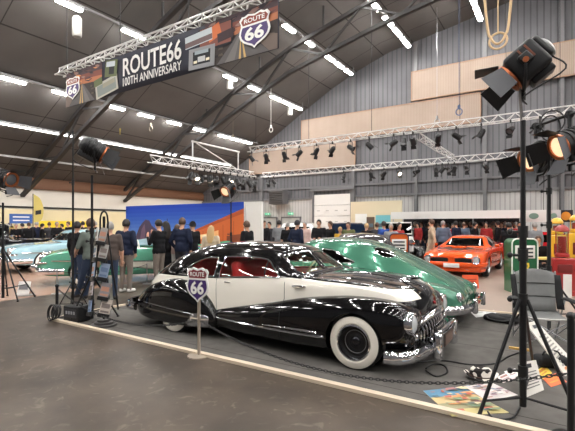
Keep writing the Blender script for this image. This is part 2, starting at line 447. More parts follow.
for u, z, nm, segs in rows:
    rl = []
    lim = 24.0
    for a, b in segs[::-1]:
        va, vb = atu(a, 0, u).y, atu(b, 0, u).y
        ln = max(.9, min(abs(vb - va) * .8, 1.5)); v = min((va + vb) / 2, lim - ln / 2); lim = v - ln / 2 - .32; rl.append(v)
        light_fix(u, v, z, ln, 'lit white fluorescent light in the ' + row_names[u])
    lo = min(rl); v = lo - 3.2
    while v > -9:
        light_fix(u, v, z, 1.5, 'lit white fluorescent light in the ' + row_names[u]); v -= 3.4
    m = MB(); m.box((u, (V0 + 24.3) / 2, z + .16), (.09, 24.3 - V0, .09)); m.box((u, 24.2, z + .35), (.05, .05, .4))
    tag(m.build('lighting_rail', mat('rail_grey', (104, 103, 103), .5), smooth=False), 'long grey rail carrying the %s' % row_names[u], 'rail', 'rails of the ceiling lights')
for u in (.3, 4.0, 7.7, 11.4, 15.2, 19, 23):
    z = roof_z(u) - .75
    for k in range(9):
        light_fix(u, -8 + k * 3.6, z, 1.5, 'lit white fluorescent light high over the right side of the hall')
# long continuous light strip low on the left
t = empty('strip_light', (-21.0, 0, 6.2), 0, 'long continuous white strip light low under the roof on the left', 'strip light')
MB().box((0, 5.4, .06), (.2, 38, .1)).build('housing', housing_m, t, False)
MB().box((0, 5.4, -.02), (.12, 38, .05)).build('tube', mat('strip_tube', (250, 247, 240), .4, emit=5), t, False)
m = MB(); m.box((-22.6, 5.4, 5.0), (.12, 38, .1)); tag(m.build('cable_tray', mat('tray_grey', (120, 118, 116), .5), smooth=False), 'grey cable tray under the roof below the continuous strip light', 'cable tray')
# small white cylinders hanging beside the lights
for (px, py, lab) in ((77, 27, 'small white cylindrical speaker hanging at the top left above the banner'), (230, 83, 'small white cylindrical speaker hanging below the right end of the banner'), (290, 110, 'small white cylindrical speaker hanging near the end wall')):
    p = atu(px, py, -14.9)
    t = empty('hanging_speaker', p, 0, lab, 'speaker', 'hanging cylinder speakers')
    s_ = 1.0
    MB().lathe([(0, .38), (.12, .38), (.17, .3), (.17, -.3), (.15, -.36), (0, -.36)], 16).build('casing', mat('speaker_white', (150, 148, 142), .5), t)
    MB().lathe([(0, -.365), (.135, -.365), (.135, -.375), (0, -.375)], 16).build('grille', mat('speaker_grille', (120, 118, 112), .6), t)
    MB().rod((0, 0, .37), (0, 0, max(.5, roof_z(p.x) - p.z)), .012, 6).build('hanging_rod', black_metal, t)
# hoist chains, hooks and cables
rope_m = mat('beige_sling_rope', (196, 168, 128), .7); chain_m = mat('hoist_chain', (120, 112, 98), .5, .5); yel = mat('hoist_yellow', (214, 190, 52), .5)
def hoist(px, py, v, lab, m_, ring=True, r=.012):
    p = atv(px, py, v); t = empty('hoist_cable', p, 0, lab, 'hoist', 'hoist cables hanging from the roof')
    MB().rod((0, 0, .35), (0, 0, roof_z(p.x) - p.z - .35), r, 6).build('cable', m_, t)
    MB().tube([(.12 * math.cos(a), 0, .13 + .14 * math.sin(a)) for a in [PI * 2 * i / 14 for i in range(14)]], .022, 6, True).build('hook_ring', m_, t)
    MB().lathe([(0, .22), (.05, .24), (.06, .38), (.02, .42), (0, .42)], 8).build('hook_block', m_, t)
hoist(120, 116, 14, 'yellow hoist hook hanging under the left part of the banner', yel)
hoist(151, 131, 15, 'grey chain hook hanging below the banner, left of the mural', chain_m)
hoist(271, 132, 20, 'white cord with a pull weight hanging before the end wall', white_paint)
hoist(233, 141, 20, 'grey chain hook hanging beside the white pipe frame', chain_m)
hoist(437, 124, 22, 'thin cable with a hook hanging in front of the highest wood panel', dull_metal, r=.008)
hoist(459, 115, 18, 'thin blue cable ending in a ring before the long wood panels', mat('blue_cable', (74, 92, 128), .6), r=.008)
p = atv(498, 40, 15)
t = empty('hoist_sling', p, 0, 'beige rope sling looping down at the top right behind the big black lamp', 'sling')
top = roof_z(p.x) - p.z - .02
MB().tube(smooth_poly([(-.7, 0, top - .5), (-.35, 0, .9), (-.2, 0, .1), (.0, 0, -.12), (.2, 0, .1), (.35, 0, .9), (.7, 0, top - .5)], 6, False), .04, 8).build('rope', rope_m, t)
MB().tube([(.26 * math.cos(a), .02, -.02 + .26 * math.sin(a)) for a in [PI * 2 * i / 18 for i in range(18)]], .035, 8, True).build('ring', rope_m, t)
MB().rod((0, 0, .2), (0, 0, top), .02, 8).build('centre_rope', rope_m, t)
# ------------------------------------------------------------------ lattice trusses
def lattice(name, p0, p1, size, lab, cat='truss', group=None, n=None, r=.025):
    p0, p1 = Vector(p0), Vector(p1); L = (p1 - p0).length; n = n or max(4, int(L / size / .9))
    d = (p1 - p0).normalized(); s_ = d.cross(Vector((0, 0, 1))).normalized(); w = s_.cross(d)
    t = empty(name, p0, 0, lab, cat, group)
    offs = [s_ * -size / 2, s_ * size / 2, w * size * .87]
    for o in offs: MB().rod(o, o + d * L, r, 8).build('chord', truss_metal, t)
    g = MB()
    for a, b in ((0, 1), (1, 2), (0, 2)):
        for i in range(n):
            q0, q1 = (offs[a], offs[b]) if i % 2 else (offs[b], offs[a])
            g.rod(q0 + d * L * i / n, q1 + d * L * (i + 1) / n, r * .55, 6)
    g.build('lattice', truss_metal, t)
    return t
VB = 7.17
bl, br = atv(67, 73, VB), atv(279.5, 1.5, VB)
ZT = (bl.z + br.z) / 2; ZB = (atv(69, 107, VB).z + atv(281, 49, VB).z) / 2
lattice('banner_truss', (bl.x - .45, VB, ZT + .06), (br.x + 1.2, VB, ZT + .06), .27, 'pale aluminium lattice truss carrying the dark banner')
lattice('lamp_truss', (-15.0, 19, 5.84), (6, 19, 5.84), .34, 'long aluminium truss with black stage lamps before the wood panels', 'truss', 'aluminium lamp trusses')
lattice('lamp_truss', (-17.0, 23, 4.9), (6, 23, 4.9), .34, 'farther lower aluminium truss with stage lamps near the end wall', 'truss', 'aluminium lamp trusses')
lattice('lamp_truss', (-5.3, 19.3, 5.6), (-4.5, 22.8, 5.0), .3, 'short slanting truss joining the two long lamp trusses', 'truss', 'aluminium lamp trusses')
lattice('lamp_truss', (-14.5, 11.6, 4.3), (-14.5, 18.8, 4.35), .34, 'aluminium lamp truss over the mural, running away to the end wall', 'truss', 'aluminium lamp trusses')
t = empty('pipe_frame', (-14.9, 14.4, 4.7), 0, 'white pipe frame standing on the lamp truss over the mural', 'frame')
z0, z1 = 0, 1.0
g = MB(); g.rod((0, 0, 1), (0, 3.6, 1), .045); g.build('top_rail', truss_metal, t)
for yy in (0.05, 3.5): MB().rod((0, yy, 0), (0, yy, 1), .035).build('post', truss_metal, t)
MB().rod((0, .3, .95), (0, 3.3, .05), .03).build('brace', truss_metal, t)
# suspension wires for the trusses
def wires(name, pts, lab):
    for p in pts:
        p = Vector(p); m = MB(); m.rod(p, (p.x, p.y, roof_z(p.x) - .02), .012, 6)
        tag(m.build(name, black_metal), lab, 'wire', lab)
wires('suspension_wire', [(u, VB, ZT + .3) for u in (bl.x, bl.x + 2.7, bl.x + 5.4, br.x - .2)], 'thin dark wire from the roof to the banner truss')
wires('suspension_wire', [(u, 19, 6.15) for u in (-14.5, -11, -7.5, -3.5)], 'thin dark wire from the roof to the long lamp truss')
# ------------------------------------------------------------------ the banner
navy = mat('banner_navy_cloth', (42, 43, 56), .75, noise=.06, scale=6)
pr = {}
def ink(name, rgb): return mat('print_' + name, rgb, .75)
W, H = br.x - bl.x, ZT - ZB
ban = empty('event_banner', ((bl.x + br.x) / 2, VB - .02, ZB), 0, 'long dark banner reading ROUTE66 100TH ANNIVERSARY hung from the truss', 'banner')
mm = MB(); NX = 40
rows_ = [[Vector((-W / 2 + W * i / NX, .006 * math.sin(i * .9), H * j / 4)) for i in range(NX + 1)] for j in range(5)]
mm.grid(rows_); me = mm.mesh('cloth', True); o = link_mesh('cloth', me, navy, ban)
so = o.modifiers.new('thick', 'SOLIDIFY'); so.thickness = .006; so.offset = 1
def flat(parent, name, polys, yo):
    """polys: [(ink name, rgb, [(x, z)...])]; printed faces layered a hair apart"""
    g = MB(); ms = []; idx = {}
    for k, (nm, rgb, pts) in enumerate(polys):
        if nm not in idx: idx[nm] = len(ms); ms.append(ink(nm, rgb))
        g.mi = idx[nm]
        area = sum(pts[i][0] * pts[(i + 1) % len(pts)][1] - pts[(i + 1) % len(pts)][0] * pts[i][1] for i in range(len(pts)))
        if area < 0: pts = pts[::-1]
        g.add([(x, yo - .0003 * k, z) for x, z in pts], [tuple(range(len(pts)))])
    me = bpy.data.meshes.new(name); me.from_pydata(g.v, [], g.f)
    for p, i in zip(me.polygons, g.m): p.material_index = i
    return link_mesh(name, me, ms, parent)
def road_picture(x0, x1, flip):
    w = x1 - x0; fx = lambda a: x0 + w * (1 - a if flip else a); P = lambda pts: [(fx(a), H * b) for a, b in pts]
    out = [('land', (58, 50, 48), P([(0, 0), (1, 0), (1, .62), (0, .5)])),
           ('dusk_low', (178, 112, 78), P([(0, .5), (1, .6), (1, .75), (0, .66)])), ('dusk_mid', (128, 76, 64), P([(0, .64), (1, .74), (1, .88), (0, .82)])), ('dusk_high', (80, 64, 68), P([(0, .8), (1, .86), (1, 1), (0, 1)]))]
    rp = random.Random(3)
    for k in range(26):                                    # broken streaks of cloud
        x = rp.uniform(.02, .85); z = rp.uniform(.6, .96); w_ = rp.uniform(.06, .2); h_ = rp.uniform(.015, .05); sl = .1 * w_
        c = [('cloud', (58, 50, 58)), ('glow', (222, 146, 92)), ('cloud_warm', (104, 72, 68)), ('cloud_pale', (150, 118, 108))][k % 4]
        out.append(c + (P([(x, z), (x + w_ * .5, z - h_), (x + w_, z + sl), (min(x + w_ * 1.1, .99), min(z + sl + h_, 1)), (x + w_ * .4, min(z + h_, 1))]),))
    for k in range(14):                                    # scrub beside the road
        x = rp.choice([rp.uniform(0, .25), rp.uniform(.75, .92)]); z = rp.uniform(.05, .45); w_ = rp.uniform(.04, .1)
        out.append((('scrub', (84, 74, 64)) if k % 2 else ('scrub_dark', (40, 36, 36))) + (P([(x, z), (x + w_, z - .01), (x + w_ * .8, z + .05), (x + w_ * .2, z + .04)]),))
    return out + [('asphalt', (92, 88, 88), P([(.18, 0), (.9, 0), (.56, .56), (.5, .56)])), ('asphalt_light', (112, 108, 106), P([(.3, 0), (.44, 0), (.525, .54), (.515, .54)])),
            ('road_line', (198, 164, 104), P([(.50, 0), (.53, 0), (.53, .54), (.526, .54)])), ('road_line', (198, 164, 104), P([(.57, 0), (.60, 0), (.536, .54), (.532, .54)])),
            ('shoulder', (112, 98, 90), P([(.9, 0), (1, 0), (1, .3), (.62, .52)]))]
flat(ban, 'road_print', road_picture(-W / 2 + .02, -W / 2 + .235 * W, True), -.012)
flat(ban, 'road_print', road_picture(W / 2 - .26 * W, W / 2 - .02, False), -.012)
def quad(x, z, w, h, a=0):
    c, s = math.cos(a), math.sin(a); return [(x + dx * c - dz * s, z + dx * s + dz * c) for dx, dz in ((-w / 2, -h / 2), (w / 2, -h / 2), (w / 2, h / 2), (-w / 2, h / 2))]
xl = -W / 2 + .265 * W
flat(ban, 'photo_print', [('paper', (176, 172, 160), quad(xl, .25 * H, .13 * W, .42 * H, .15)), ('street', (128, 136, 132), quad(xl, .24 * H, .11 * W, .3 * H, .15)),
                          ('facade', (150, 146, 128), quad(xl + .1, .34 * H, .07 * W, .12 * H, .15)), ('trees', (96, 104, 70), quad(xl + .22, .72 * H, .07 * W, .45 * H, -.12)),
                          ('sky_pale', (188, 196, 200), quad(xl + .2, .84 * H, .05 * W, .14 * H, -.12)), ('steel_dark', (46, 48, 50), quad(xl + .24, .66 * H, .03 * W, .2 * H, -.12)),
                          ('trees', (96, 104, 70), quad(xl - .4, .45 * H, .05 * W, .2 * H, .15))], -.03)
xr = .222 * W
flat(ban, 'photo_print', [('frame_dark', (30, 30, 36), quad(xr + .48, .64 * H, .13 * W, .52 * H, 0)), ('dusk_mid', (150, 84, 66), quad(xr + .48, .66 * H, .12 * W, .46 * H, 0)), ('glow2', (206, 112, 66), quad(xr + .45, .74 * H, .05 * W, .3 * H, .3)), ('roof_dark', (60, 42, 46), quad(xr + .8, .6 * H, .06 * W, .2 * H, .1)),
                          ('sky_pale', (164, 166, 170), quad(xr - .05, .72 * H, .11 * W, .28 * H, .06)), ('diner', (112, 92, 92), quad(xr - .05, .66 * H, .11 * W, .12 * H, .06)),
                          ('lorry_sky', (140, 140, 142), quad(xr + .05, .27 * H, .105 * W, .48 * H, -.04)), ('lorry', (26, 28, 32), quad(xr + .05, .28 * H, .07 * W, .3 * H, -.04)), ('lorry_glass', (150, 160, 166), quad(xr + .05, .4 * H, .055 * W, .08 * H, -.04)),
                          ('lorry_grille', (190, 190, 190), quad(xr + .05, .24 * H, .03 * W, .12 * H, -.04)), ('lorry_lamp', (230, 220, 190), quad(xr - .15, .2 * H, .014 * W, .06 * H, 0)), ('lorry_lamp', (230, 220, 190), quad(xr + .25, .2 * H, .014 * W, .06 * H, 0))], -.03)
letter = mat('banner_white_ink', (226, 224, 220), .7)
text_mesh('ROUTE66', .285 * W, .48 * H, 'lettering', letter, ban, Matrix.Translation((.004 * W, -.045, .62 * H)) @ UP, bold=.018)
text_mesh('100TH ANNIVERSARY', .285 * W, .22 * H, 'lettering', letter, ban, Matrix.Translation((.004 * W, -.045, .23 * H)) @ UP, bold=.01)
SH = [(0, .45), (.1, .475), (.19, .5), (.29, .45), (.37, .46), (.45, .36), (.405, .26), (.4, .17), (.44, .05), (.455, -.06), (.42, -.18), (.33, -.28), (.2, -.36), (.08, -.42), (0, -.5)]
SHP = SH + [(-x, y) for x, y in SH[-2:0:-1]]
purple = mat('shield_purple', (66, 42, 104), .45); maroon = mat('shield_maroon', (122, 44, 52), .45); shield_white = mat('shield_white', (238, 236, 232), .45)
def shield(parent, w, h, M, depth, white, low, high):
    """highway shield: white plate, purple field, maroon band, ROUTE 66"""
    g = MB(); g.prism([(x * w, y * h) for x, y in SHP], -depth / 2, depth / 2, M); g.build('shield_plate', white, parent, False)
    S_ = [(x * .87, y * .88) for x, y in SHP]
    lowp = [(x * w, min(y, .14) * h) for x, y in S_ if y <= .2]; lowp = [(x, y) for x, y in lowp]
    # keep order: right side down, left side up
    g = MB(); g.prism(lowp, depth / 2, depth / 2 + .003, M); g.build('shield_field', low, parent, False)
    top = [(x, y) for x, y in S_ if y >= .2]
    rt = [(x * w, y * h) for x, y in top if x >= 0]; lt = [(x * w, y * h) for x, y in top if x < 0]
    g = MB(); g.prism(rt + [(.34 * w, .195 * h), (-.34 * w, .195 * h)] + lt, depth / 2, depth / 2 + .003, M); g.build('shield_band', high, parent, False)
    text_mesh('ROUTE', .6 * w, .125 * h, 'lettering', white, parent, M @ Matrix.Translation((0, .305 * h, depth / 2 + .004)), bold=.02)
    text_mesh('66', .56 * w, .38 * h, 'lettering', white, parent, M @ Matrix.Translation((0, -.08 * h, depth / 2 + .004)), bold=.035)
shield(ban, .115 * W, .74 * H, Matrix.Translation((W / 2 - .075 * W, -.05, .5 * H)) @ UP, .006, shield_white, purple, mat('shield_rust', (140, 60, 44), .5))
shield(ban, .105 * W, .66 * H, Matrix.Translation((-W / 2 + .055 * W, -.05, .5 * H)) @ UP, .006, shield_white, purple, mat('shield_rust', (140, 60, 44), .5))
# ------------------------------------------------------------------ stage lamps on the trusses
def can_lamp(loc, yaw, tilt, lab, lit=False, s=1.):
    if lit: lab = 'lit ' + lab.replace('black ', '')
    t = empty('stage_lamp', loc, 0, lab, 'stage lamp', 'lit stage lamps on the trusses' if lit else 'stage lamps on the trusses')
    Mx = Matrix.Rotation(yaw, 4, 'Z') @ Matrix.Rotation(tilt, 4, 'Y') @ Matrix.Rotation(R(90), 4, 'Y')   # beam along local +z -> tilted down
    T = Matrix.Translation((0, 0, -.36 * s)) @ Mx
    MB().lathe([(0, -.2 * s), (.07 * s, -.2 * s), (.12 * s, -.13 * s), (.13 * s, .16 * s), (.14 * s, .2 * s), (.12 * s, .2 * s), (.11 * s, .12 * s), (0, .12 * s)], 12, T).build('lamp_body', black_metal, t)
    MB().lathe([(0, .125 * s), (.11 * s, .125 * s), (.11 * s, .135 * s), (0, .135 * s)], 12, T).build('lens', mat('lit_lens', (255, 236, 206), .3, emit=6) if lit else mat('grey_lens', (120, 122, 126), .1), t)
    MB().tube([Matrix.Rotation(yaw, 4, 'Z') @ Vector(p) for p in ((0, -.16 * s, -.36 * s), (0, -.16 * s, -.06 * s), (0, .16 * s, -.06 * s), (0, .16 * s, -.36 * s))], .016 * s, 6).build('yoke', black_metal, t)
    MB().box((0, 0, 0), (.06 * s, .06 * s, .14 * s)).build('clamp', black_metal, t)
    for k in range(2):
        sg = -1 if k else 1; g = MB(); g.add([T @ Vector(p) for p in ((sg * .13 * s, -.12 * s, .2 * s), (sg * .13 * s, .12 * s, .2 * s), (sg * .2 * s, .12 * s, .36 * s), (sg * .2 * s, -.12 * s, .36 * s), (sg * .137 * s, -.12 * s, .2 * s), (sg * .137 * s, .12 * s, .2 * s), (sg * .207 * s, .12 * s, .36 * s), (sg * .207 * s, -.12 * s, .36 * s))], [(0, 1, 2, 3), (7, 6, 5, 4), (0, 4, 5, 1), (1, 5, 6, 2), (2, 6, 7, 3), (3, 7, 4, 0)])
        g.build('barn_door', black_metal, t, False)
rl = random.Random(5)
for px in (253.6, 268, 286, 301, 318, 334, 352, 370.6, 395, 405, 414, 439, 457, 482, 511, 540):
    p = atv(px, 150, 19); can_lamp((p.x, 18.83, 5.78), rl.uniform(-PI, PI), rl.uniform(.4, 1.1), 'black stage lamp hanging from the long lamp truss before the wood panels', s=.98)
for i, px in enumerate((270, 275, 345, 372, 385, 400, 418, 437, 443, 449, 455, 467, 486, 504, 520)):
    p = atv(px, 165, 23); can_lamp((p.x, 22.83, 4.84), rl.uniform(-PI, PI), rl.uniform(.4, 1.1), 'stage lamp on the farther lower lamp truss near the end wall', lit=i in (5, 12, 13), s=.88)
for i, px in enumerate((188, 194, 202, 208, 214, 221, 228, 235, 241, 247, 252)):
    p = atu(px, 180, -14.5); can_lamp((-14.33, p.y, 4.27), rl.uniform(-1.5, 1.5), rl.uniform(.2, 1.1), 'stage lamp on the lamp truss above the printed mural', lit=i in (1, 3, 6), s=1.0)
# ------------------------------------------------------------------ mural wall
VM = 13.0
ml, mr = atv(126, 206, VM), atv(244, 203, VM); W2 = mr.x - ml.x; H2 = 2.55
mur = empty('printed_mural', ((ml.x + mr.x) / 2, VM, 0), 0, 'large printed mural wall of a blue night sky over an orange motel', 'mural')
MB().box((0, .1, H2 / 2), (W2, .2, H2)).build('panel', white_paint, mur, False)
def Pm(pts): return [(-W2 / 2 + W2 * a, H2 * b) for a, b in pts]
flat(mur, 'mural_print', [
    *[('sky_%d' % k, (int(20 + 10 * k + max(0, k - 8) * 8), int(62 + 10 * k), int(172 + 4.5 * k)), Pm([(0, 0), (1, 0), (1, 1 - k * .062), (0, 1 - k * .072)])) for k in range(12)],
    ('rock', (74, 62, 84), Pm([(.1, .15), (.11, .45), (.14, .6), (.17, .68), (.2, .74), (.235, .72), (.26, .62), (.3, .56), (.33, .5), (.36, .3)])),
    ('rock_light', (112, 88, 108), Pm([(.14, .3), (.16, .55), (.19, .66), (.2, .5), (.18, .3)])),
    ('motel_roof', (176, 84, 44), Pm([(.5, .42), (1, .9), (1, .8), (.5, .38)])), ('motel', (204, 104, 50), Pm([(.42, 0), (.42, .36), (.5, .4), (1, .82), (1, 0)])),
    ('motel_light', (246, 190, 128), Pm([(.62, .42), (.82, .55), (.82, .46), (.62, .36)])), ('motel_light', (246, 190, 128), Pm([(.86, .3), (.98, .36), (.98, .22), (.86, .2)])),
    ('motel_pink', (240, 200, 176), Pm([(.36, .2), (.46, .3), (.52, .32), (.52, .05), (.36, .05)])),
    *[('motel_board', (184, 92, 44), Pm([(.55 + .075 * k, .02), (.557 + .075 * k, .02), (.557 + .075 * k, .42 + .055 * k), (.55 + .075 * k, .42 + .055 * k)])) for k in range(6)], ('motel_glow', (250, 214, 160), Pm([(.68, .47), (.76, .5), (.76, .46), (.68, .42)])), ('motel_door', (132, 70, 42), Pm([(.88, 0), (1, 0), (1, .5), (.88, .46)])), ('motel_window', (186, 128, 86), Pm([(.62, .14), (.74, .16), (.74, .32), (.62, .28)])),
    ('pole', (40, 44, 70), Pm([(.4, .3), (.406, .3), (.406, .75), (.4, .75)])), ('pale_ground', (232, 214, 196), Pm([(0, .0), (.5, .0), (.5, .12), (0, .3)]))], -.004)
p0, p1 = atv(244.5, 203, VM), atv(261, 204, VM + .1)
pw_ = p1.x - p0.x
m = MB(); m.box(((p0.x + p1.x) / 2 + .06, VM + .1, 1.27), (pw_ * 1.0, .16, 2.54)); tag(m.build('white_partition', white_paint, smooth=False), 'plain white partition standing at the right end of the mural', 'partition')
# ------------------------------------------------------------------ far partitions, canopy and stall pieces
m = MB(); a, b = atv(351, 203, 24.6), atv(402, 203, 24.6)
m.box(((a.x + b.x) / 2, 24.6, 1.55), (b.x - a.x, .12, 3.1)); tag(m.build('cream_partition', mat('cream_board', (222, 208, 178), .6), smooth=False), 'cream display partition right of the white roller door', 'partition')
for px, w, h, rgb, lab in ((361, .75, 2.1, (236, 236, 232), 'white poster board before the cream partition'), (383, .9, 2.0, (120, 196, 206), 'turquoise poster board before the cream partition'), (370.5, .5, 1.9, (98, 80, 66), 'narrow brown poster board before the cream partition')):
    p = atv(px, 220, 23.6); t = empty('poster_board', (p.x, 23.6, 0), 0, lab, 'poster board')
    MB().box((0, 0, h / 2 + .2), (w, .04, h)).build('board', mat('board_%d_%d_%d' % rgb, rgb, .5), t, False)
    g = MB()
    for sx in (-1, 1): g.bar((sx * w * .4, .03, 0), (sx * w * .4, .03, h), .04, .04)
    g.build('foot_frame', dull_metal, t, False)
    g = MB()
    for k in range(3): g.box((0, -.024, .6 + k * .5), (w * .7, .006, .22))
    g.build('poster_print', mat('poster_mix', (90, 110, 120), .5), t, False)
a, b = atv(393, 216, 21.0), atv(523, 213, 21.0)
t = empty('white_canopy', ((a.x + b.x) / 2, 21.6, 0), 0, 'long low white canopy roof over the dense crowd at the back', 'canopy')
w = b.x - a.x
MB().box((0, 0, 2.25), (w, 1.8, .06)).build('canopy_roof', white_paint, t, False)
MB().box((0, -.9, 2.08), (w, .04, .32)).build('valance', white_paint, t, False)
for sx in (-1, -.33, .33, 1): MB().rod((sx * (w / 2 - .1), -.85, 0), (sx * (w / 2 - .1), -.85, 2.1), .03).build('post', dull_metal, t)
m = MB(); m.box((0, 1.2, 1.1), (w, .06, 2.2)); o = m.build('back_cloth', mat('canopy_dark_cloth', (38, 36, 38), .9), t, False)
# left side wall stalls: yellow banner, feather flag, blue sign
yb = mat('yellow_banner', (228, 200, 44), .6)
a, b = atu(44, 222, -24.3), atu(92, 222, -24.3)
m = MB(); m.box((-24.845, (a.y + b.y) / 2, 1.55), (.04, b.y - a.y, .62)); tag(m.build('yellow_banner', yb, smooth=False), 'long yellow banner along the left side wall behind the crowd', 'banner')
m = MB(); m.box((-24.9, 12, 1.25), (.06, 20, 2.5)); tag(m.build('cream_stall_partition', mat('stall_cream', (214, 200, 160), .6), smooth=False), 'long cream stall partition under the left side wall', 'partition')
p = atu(21, 219, -23.6)
t = empty('blue_sign', (p.x, p.y, 0), R(90), 'blue sign board with white lines above the crowd at far left', 'sign')
MB().box((0, 0, 1.95), (1.1, .05, .5)).build('board', mat('sign_blue', (52, 92, 160), .5), t, False)
g = MB()
for k in range(2): g.box((0, -.03, 1.86 + k * .18), (.8, .006, .06))
g.build('white_lines', white_paint, t, False)
g = MB()
for sx in (-1, 1): g.rod((sx * .5, 0, 0), (sx * .5, 0, 1.75), .02)
g.build('post', dull_metal, t)
p = atu(33, 225, -21)
t = empty('feather_flag', (p.x, p.y, 0), R(60), 'tall yellow feather flag rising behind the crowd at far left', 'flag')
MB().rod((0, 0, 0), (0, 0, 3.12), .02).build('pole', black_metal, t)
fl = smooth_poly([(.03, 1.75), (.3, 1.8), (.42, 2.1), (.42, 2.5), (.28, 2.9), (.03, 3.1)], 4, False)
MB().prism(fl, -.006, .006, UP).build('flag_cloth', mat('flag_yellow', (190, 170, 92), .7), t, False)
g = MB(); g.prism([(.1, 2.1), (.34, 2.15), (.34, 2.35), (.1, 2.3)], .007, .009, UP); g.prism([(.1, 2.1), (.34, 2.15), (.34, 2.35), (.1, 2.3)], -.009, -.007, UP); g.build('dark_emblem', black_plastic, t, False)
MB().box((0, 0, .02), (.5, .5, .04)).build('base_plate', black_metal, t, False)
# ------------------------------------------------------------------ the stand: carpet and its edging strips
VN, VF, UE = 3.75, 8.5, -7.28
m = MB(); m.box(((UE + 7) / 2, (VN + VF) / 2, .004), (7 - UE, VF - VN, .008)); tag(m.build('event_carpet', carpet_m, smooth=False), 'dark grey carpet with seams under the black and green cars', 'carpet')
edge_m = mat('pale_wood_batten', (206, 190, 168), .55, noise=.12, scale=6, stretch=(.4, 3, 3))
def batten(a, b, lab):
    g = MB(); g.bar(Vector(a), Vector(b), .075, .035); tag(g.build('edge_batten', edge_m, smooth=False), lab, 'edging strip', 'pale battens edging the carpet')
for k in range(3):
    x0 = UE - .04 + k * 4.8; batten((x0 + .004, VN, .018), (min(x0 + 4.8, 7), VN, .018), ['pale wooden batten at the left of the near carpet edge', 'pale wooden batten in the middle of the near carpet edge', 'pale wooden batten at the right of the near carpet edge'][k])
batten((UE, VN + .05, .018), (UE, VF, .018), 'pale wooden batten on the left end of the carpet')
batten((-1.5, VF, .018), (7, VF, .018), 'pale wooden batten on the far edge of the carpet')
# ================================================================== CARS
def rbox(mb, c, d, r, M=None, seg=3):
    bm = bmesh.new(); bmesh.ops.create_cube(bm, size=1)
    for v in bm.verts: v.co = Vector((v.co.x * d[0], v.co.y * d[1], v.co.z * d[2]))
    bmesh.ops.bevel(bm, geom=bm.edges[:], offset=r, segments=seg, affect='EDGES', profile=.5)
    bm.verts.index_update()
    c = Vector(c); vs = [(M @ v.co if M else v.co.copy()) + c for v in bm.verts]; fs = [tuple(v.index for v in f.verts) for f in bm.faces]
    bm.free(); return mb.add(vs, fs)
def prof(zb, w, zm, wb, zs, wr, zr, zt):
    return [(0, zb), (w * .8, zb), (w * .96, zb + .06), (w, zm), (wb, zs), (wr, zr), (wr * .62, zt - (zt - zr) * .22), (0, zt)]
def prism_mesh(poly, kind, side=1, lo=.25, hi=1.4):
    m = MB()
    if kind == 'side':      # (x, z), extruded along y
        m.prism(poly, side * lo, side * hi, XZ)
    elif kind == 'front':   # (y, z), extruded along x lo..hi
        m.prism(poly, lo, hi, Matrix(((0, 0, 1, 0), (1, 0, 0, 0), (0, 1, 0, 0), (0, 0, 0, 1))))
    else:                   # 'top' (x, y), extruded along z lo..hi
        m.prism(poly, lo, hi)
    return m.mesh('cutter', False)
def bvh_of(me):
    return BVHTree.FromPolygons([v.co.copy() for v in me.vertices], [tuple(p.vertices) for p in me.polygons])
def hit_side(bv, x, z, side):
    h = bv.ray_cast(Vector((x, side * 3, z)), Vector((0, -side, 0)))
    return h
def hit_front(bv, y, z, x0=8, d=-1):
    return bv.ray_cast(Vector((x0, y, z)), Vector((d, 0, 0)))
def hit_top(bv, x, y): return bv.ray_cast(Vector((x, y, 4)), Vector((0, 0, -1)))
def strip_pts(bvs, pts, side, off=.004):
    out = []
    for x, z in pts:
        best = None
        for b in bvs:
            h = hit_side(b, x, z, side)
            if h[0] is not None and (best is None or side * h[0].y > side * best.y): best = h[0]
        if best is not None: out.append(best + Vector((0, side * off, 0)))
    return out
def outline_trim(bv, poly, kind, side, r, name, m, parent, lo=None):
    pts = []
    dense = []
    n = len(poly)
    for i in range(n):
        a, b = poly[i], poly[(i + 1) % n]; k = max(1, int(math.dist(a, b) / .06))
        dense += [(a[0] + (b[0] - a[0]) * j / k, a[1] + (b[1] - a[1]) * j / k) for j in range(k)]
    for a, b in dense:
        h = hit_side(bv, a, b, side) if kind == 'side' else hit_front(bv, a, b) if kind == 'front' else hit_top(bv, a, b)
        if h[0] is not None: pts.append(h[0])
    if len(pts) > 3:
        g = MB(); g.tube(pts, r, 6, True); return g.build(name, m, parent)
def inside(p, poly):
    x, y = p; c = False; n = len(poly)
    for i in range(n):
        x1, y1 = poly[i]; x2, y2 = poly[i - 1]
        if (y1 > y) != (y2 > y) and x < (x2 - x1) * (y - y1) / (y2 - y1) + x1: c = not c
    return c
from mathutils.geometry import delaunay_2d_cdt
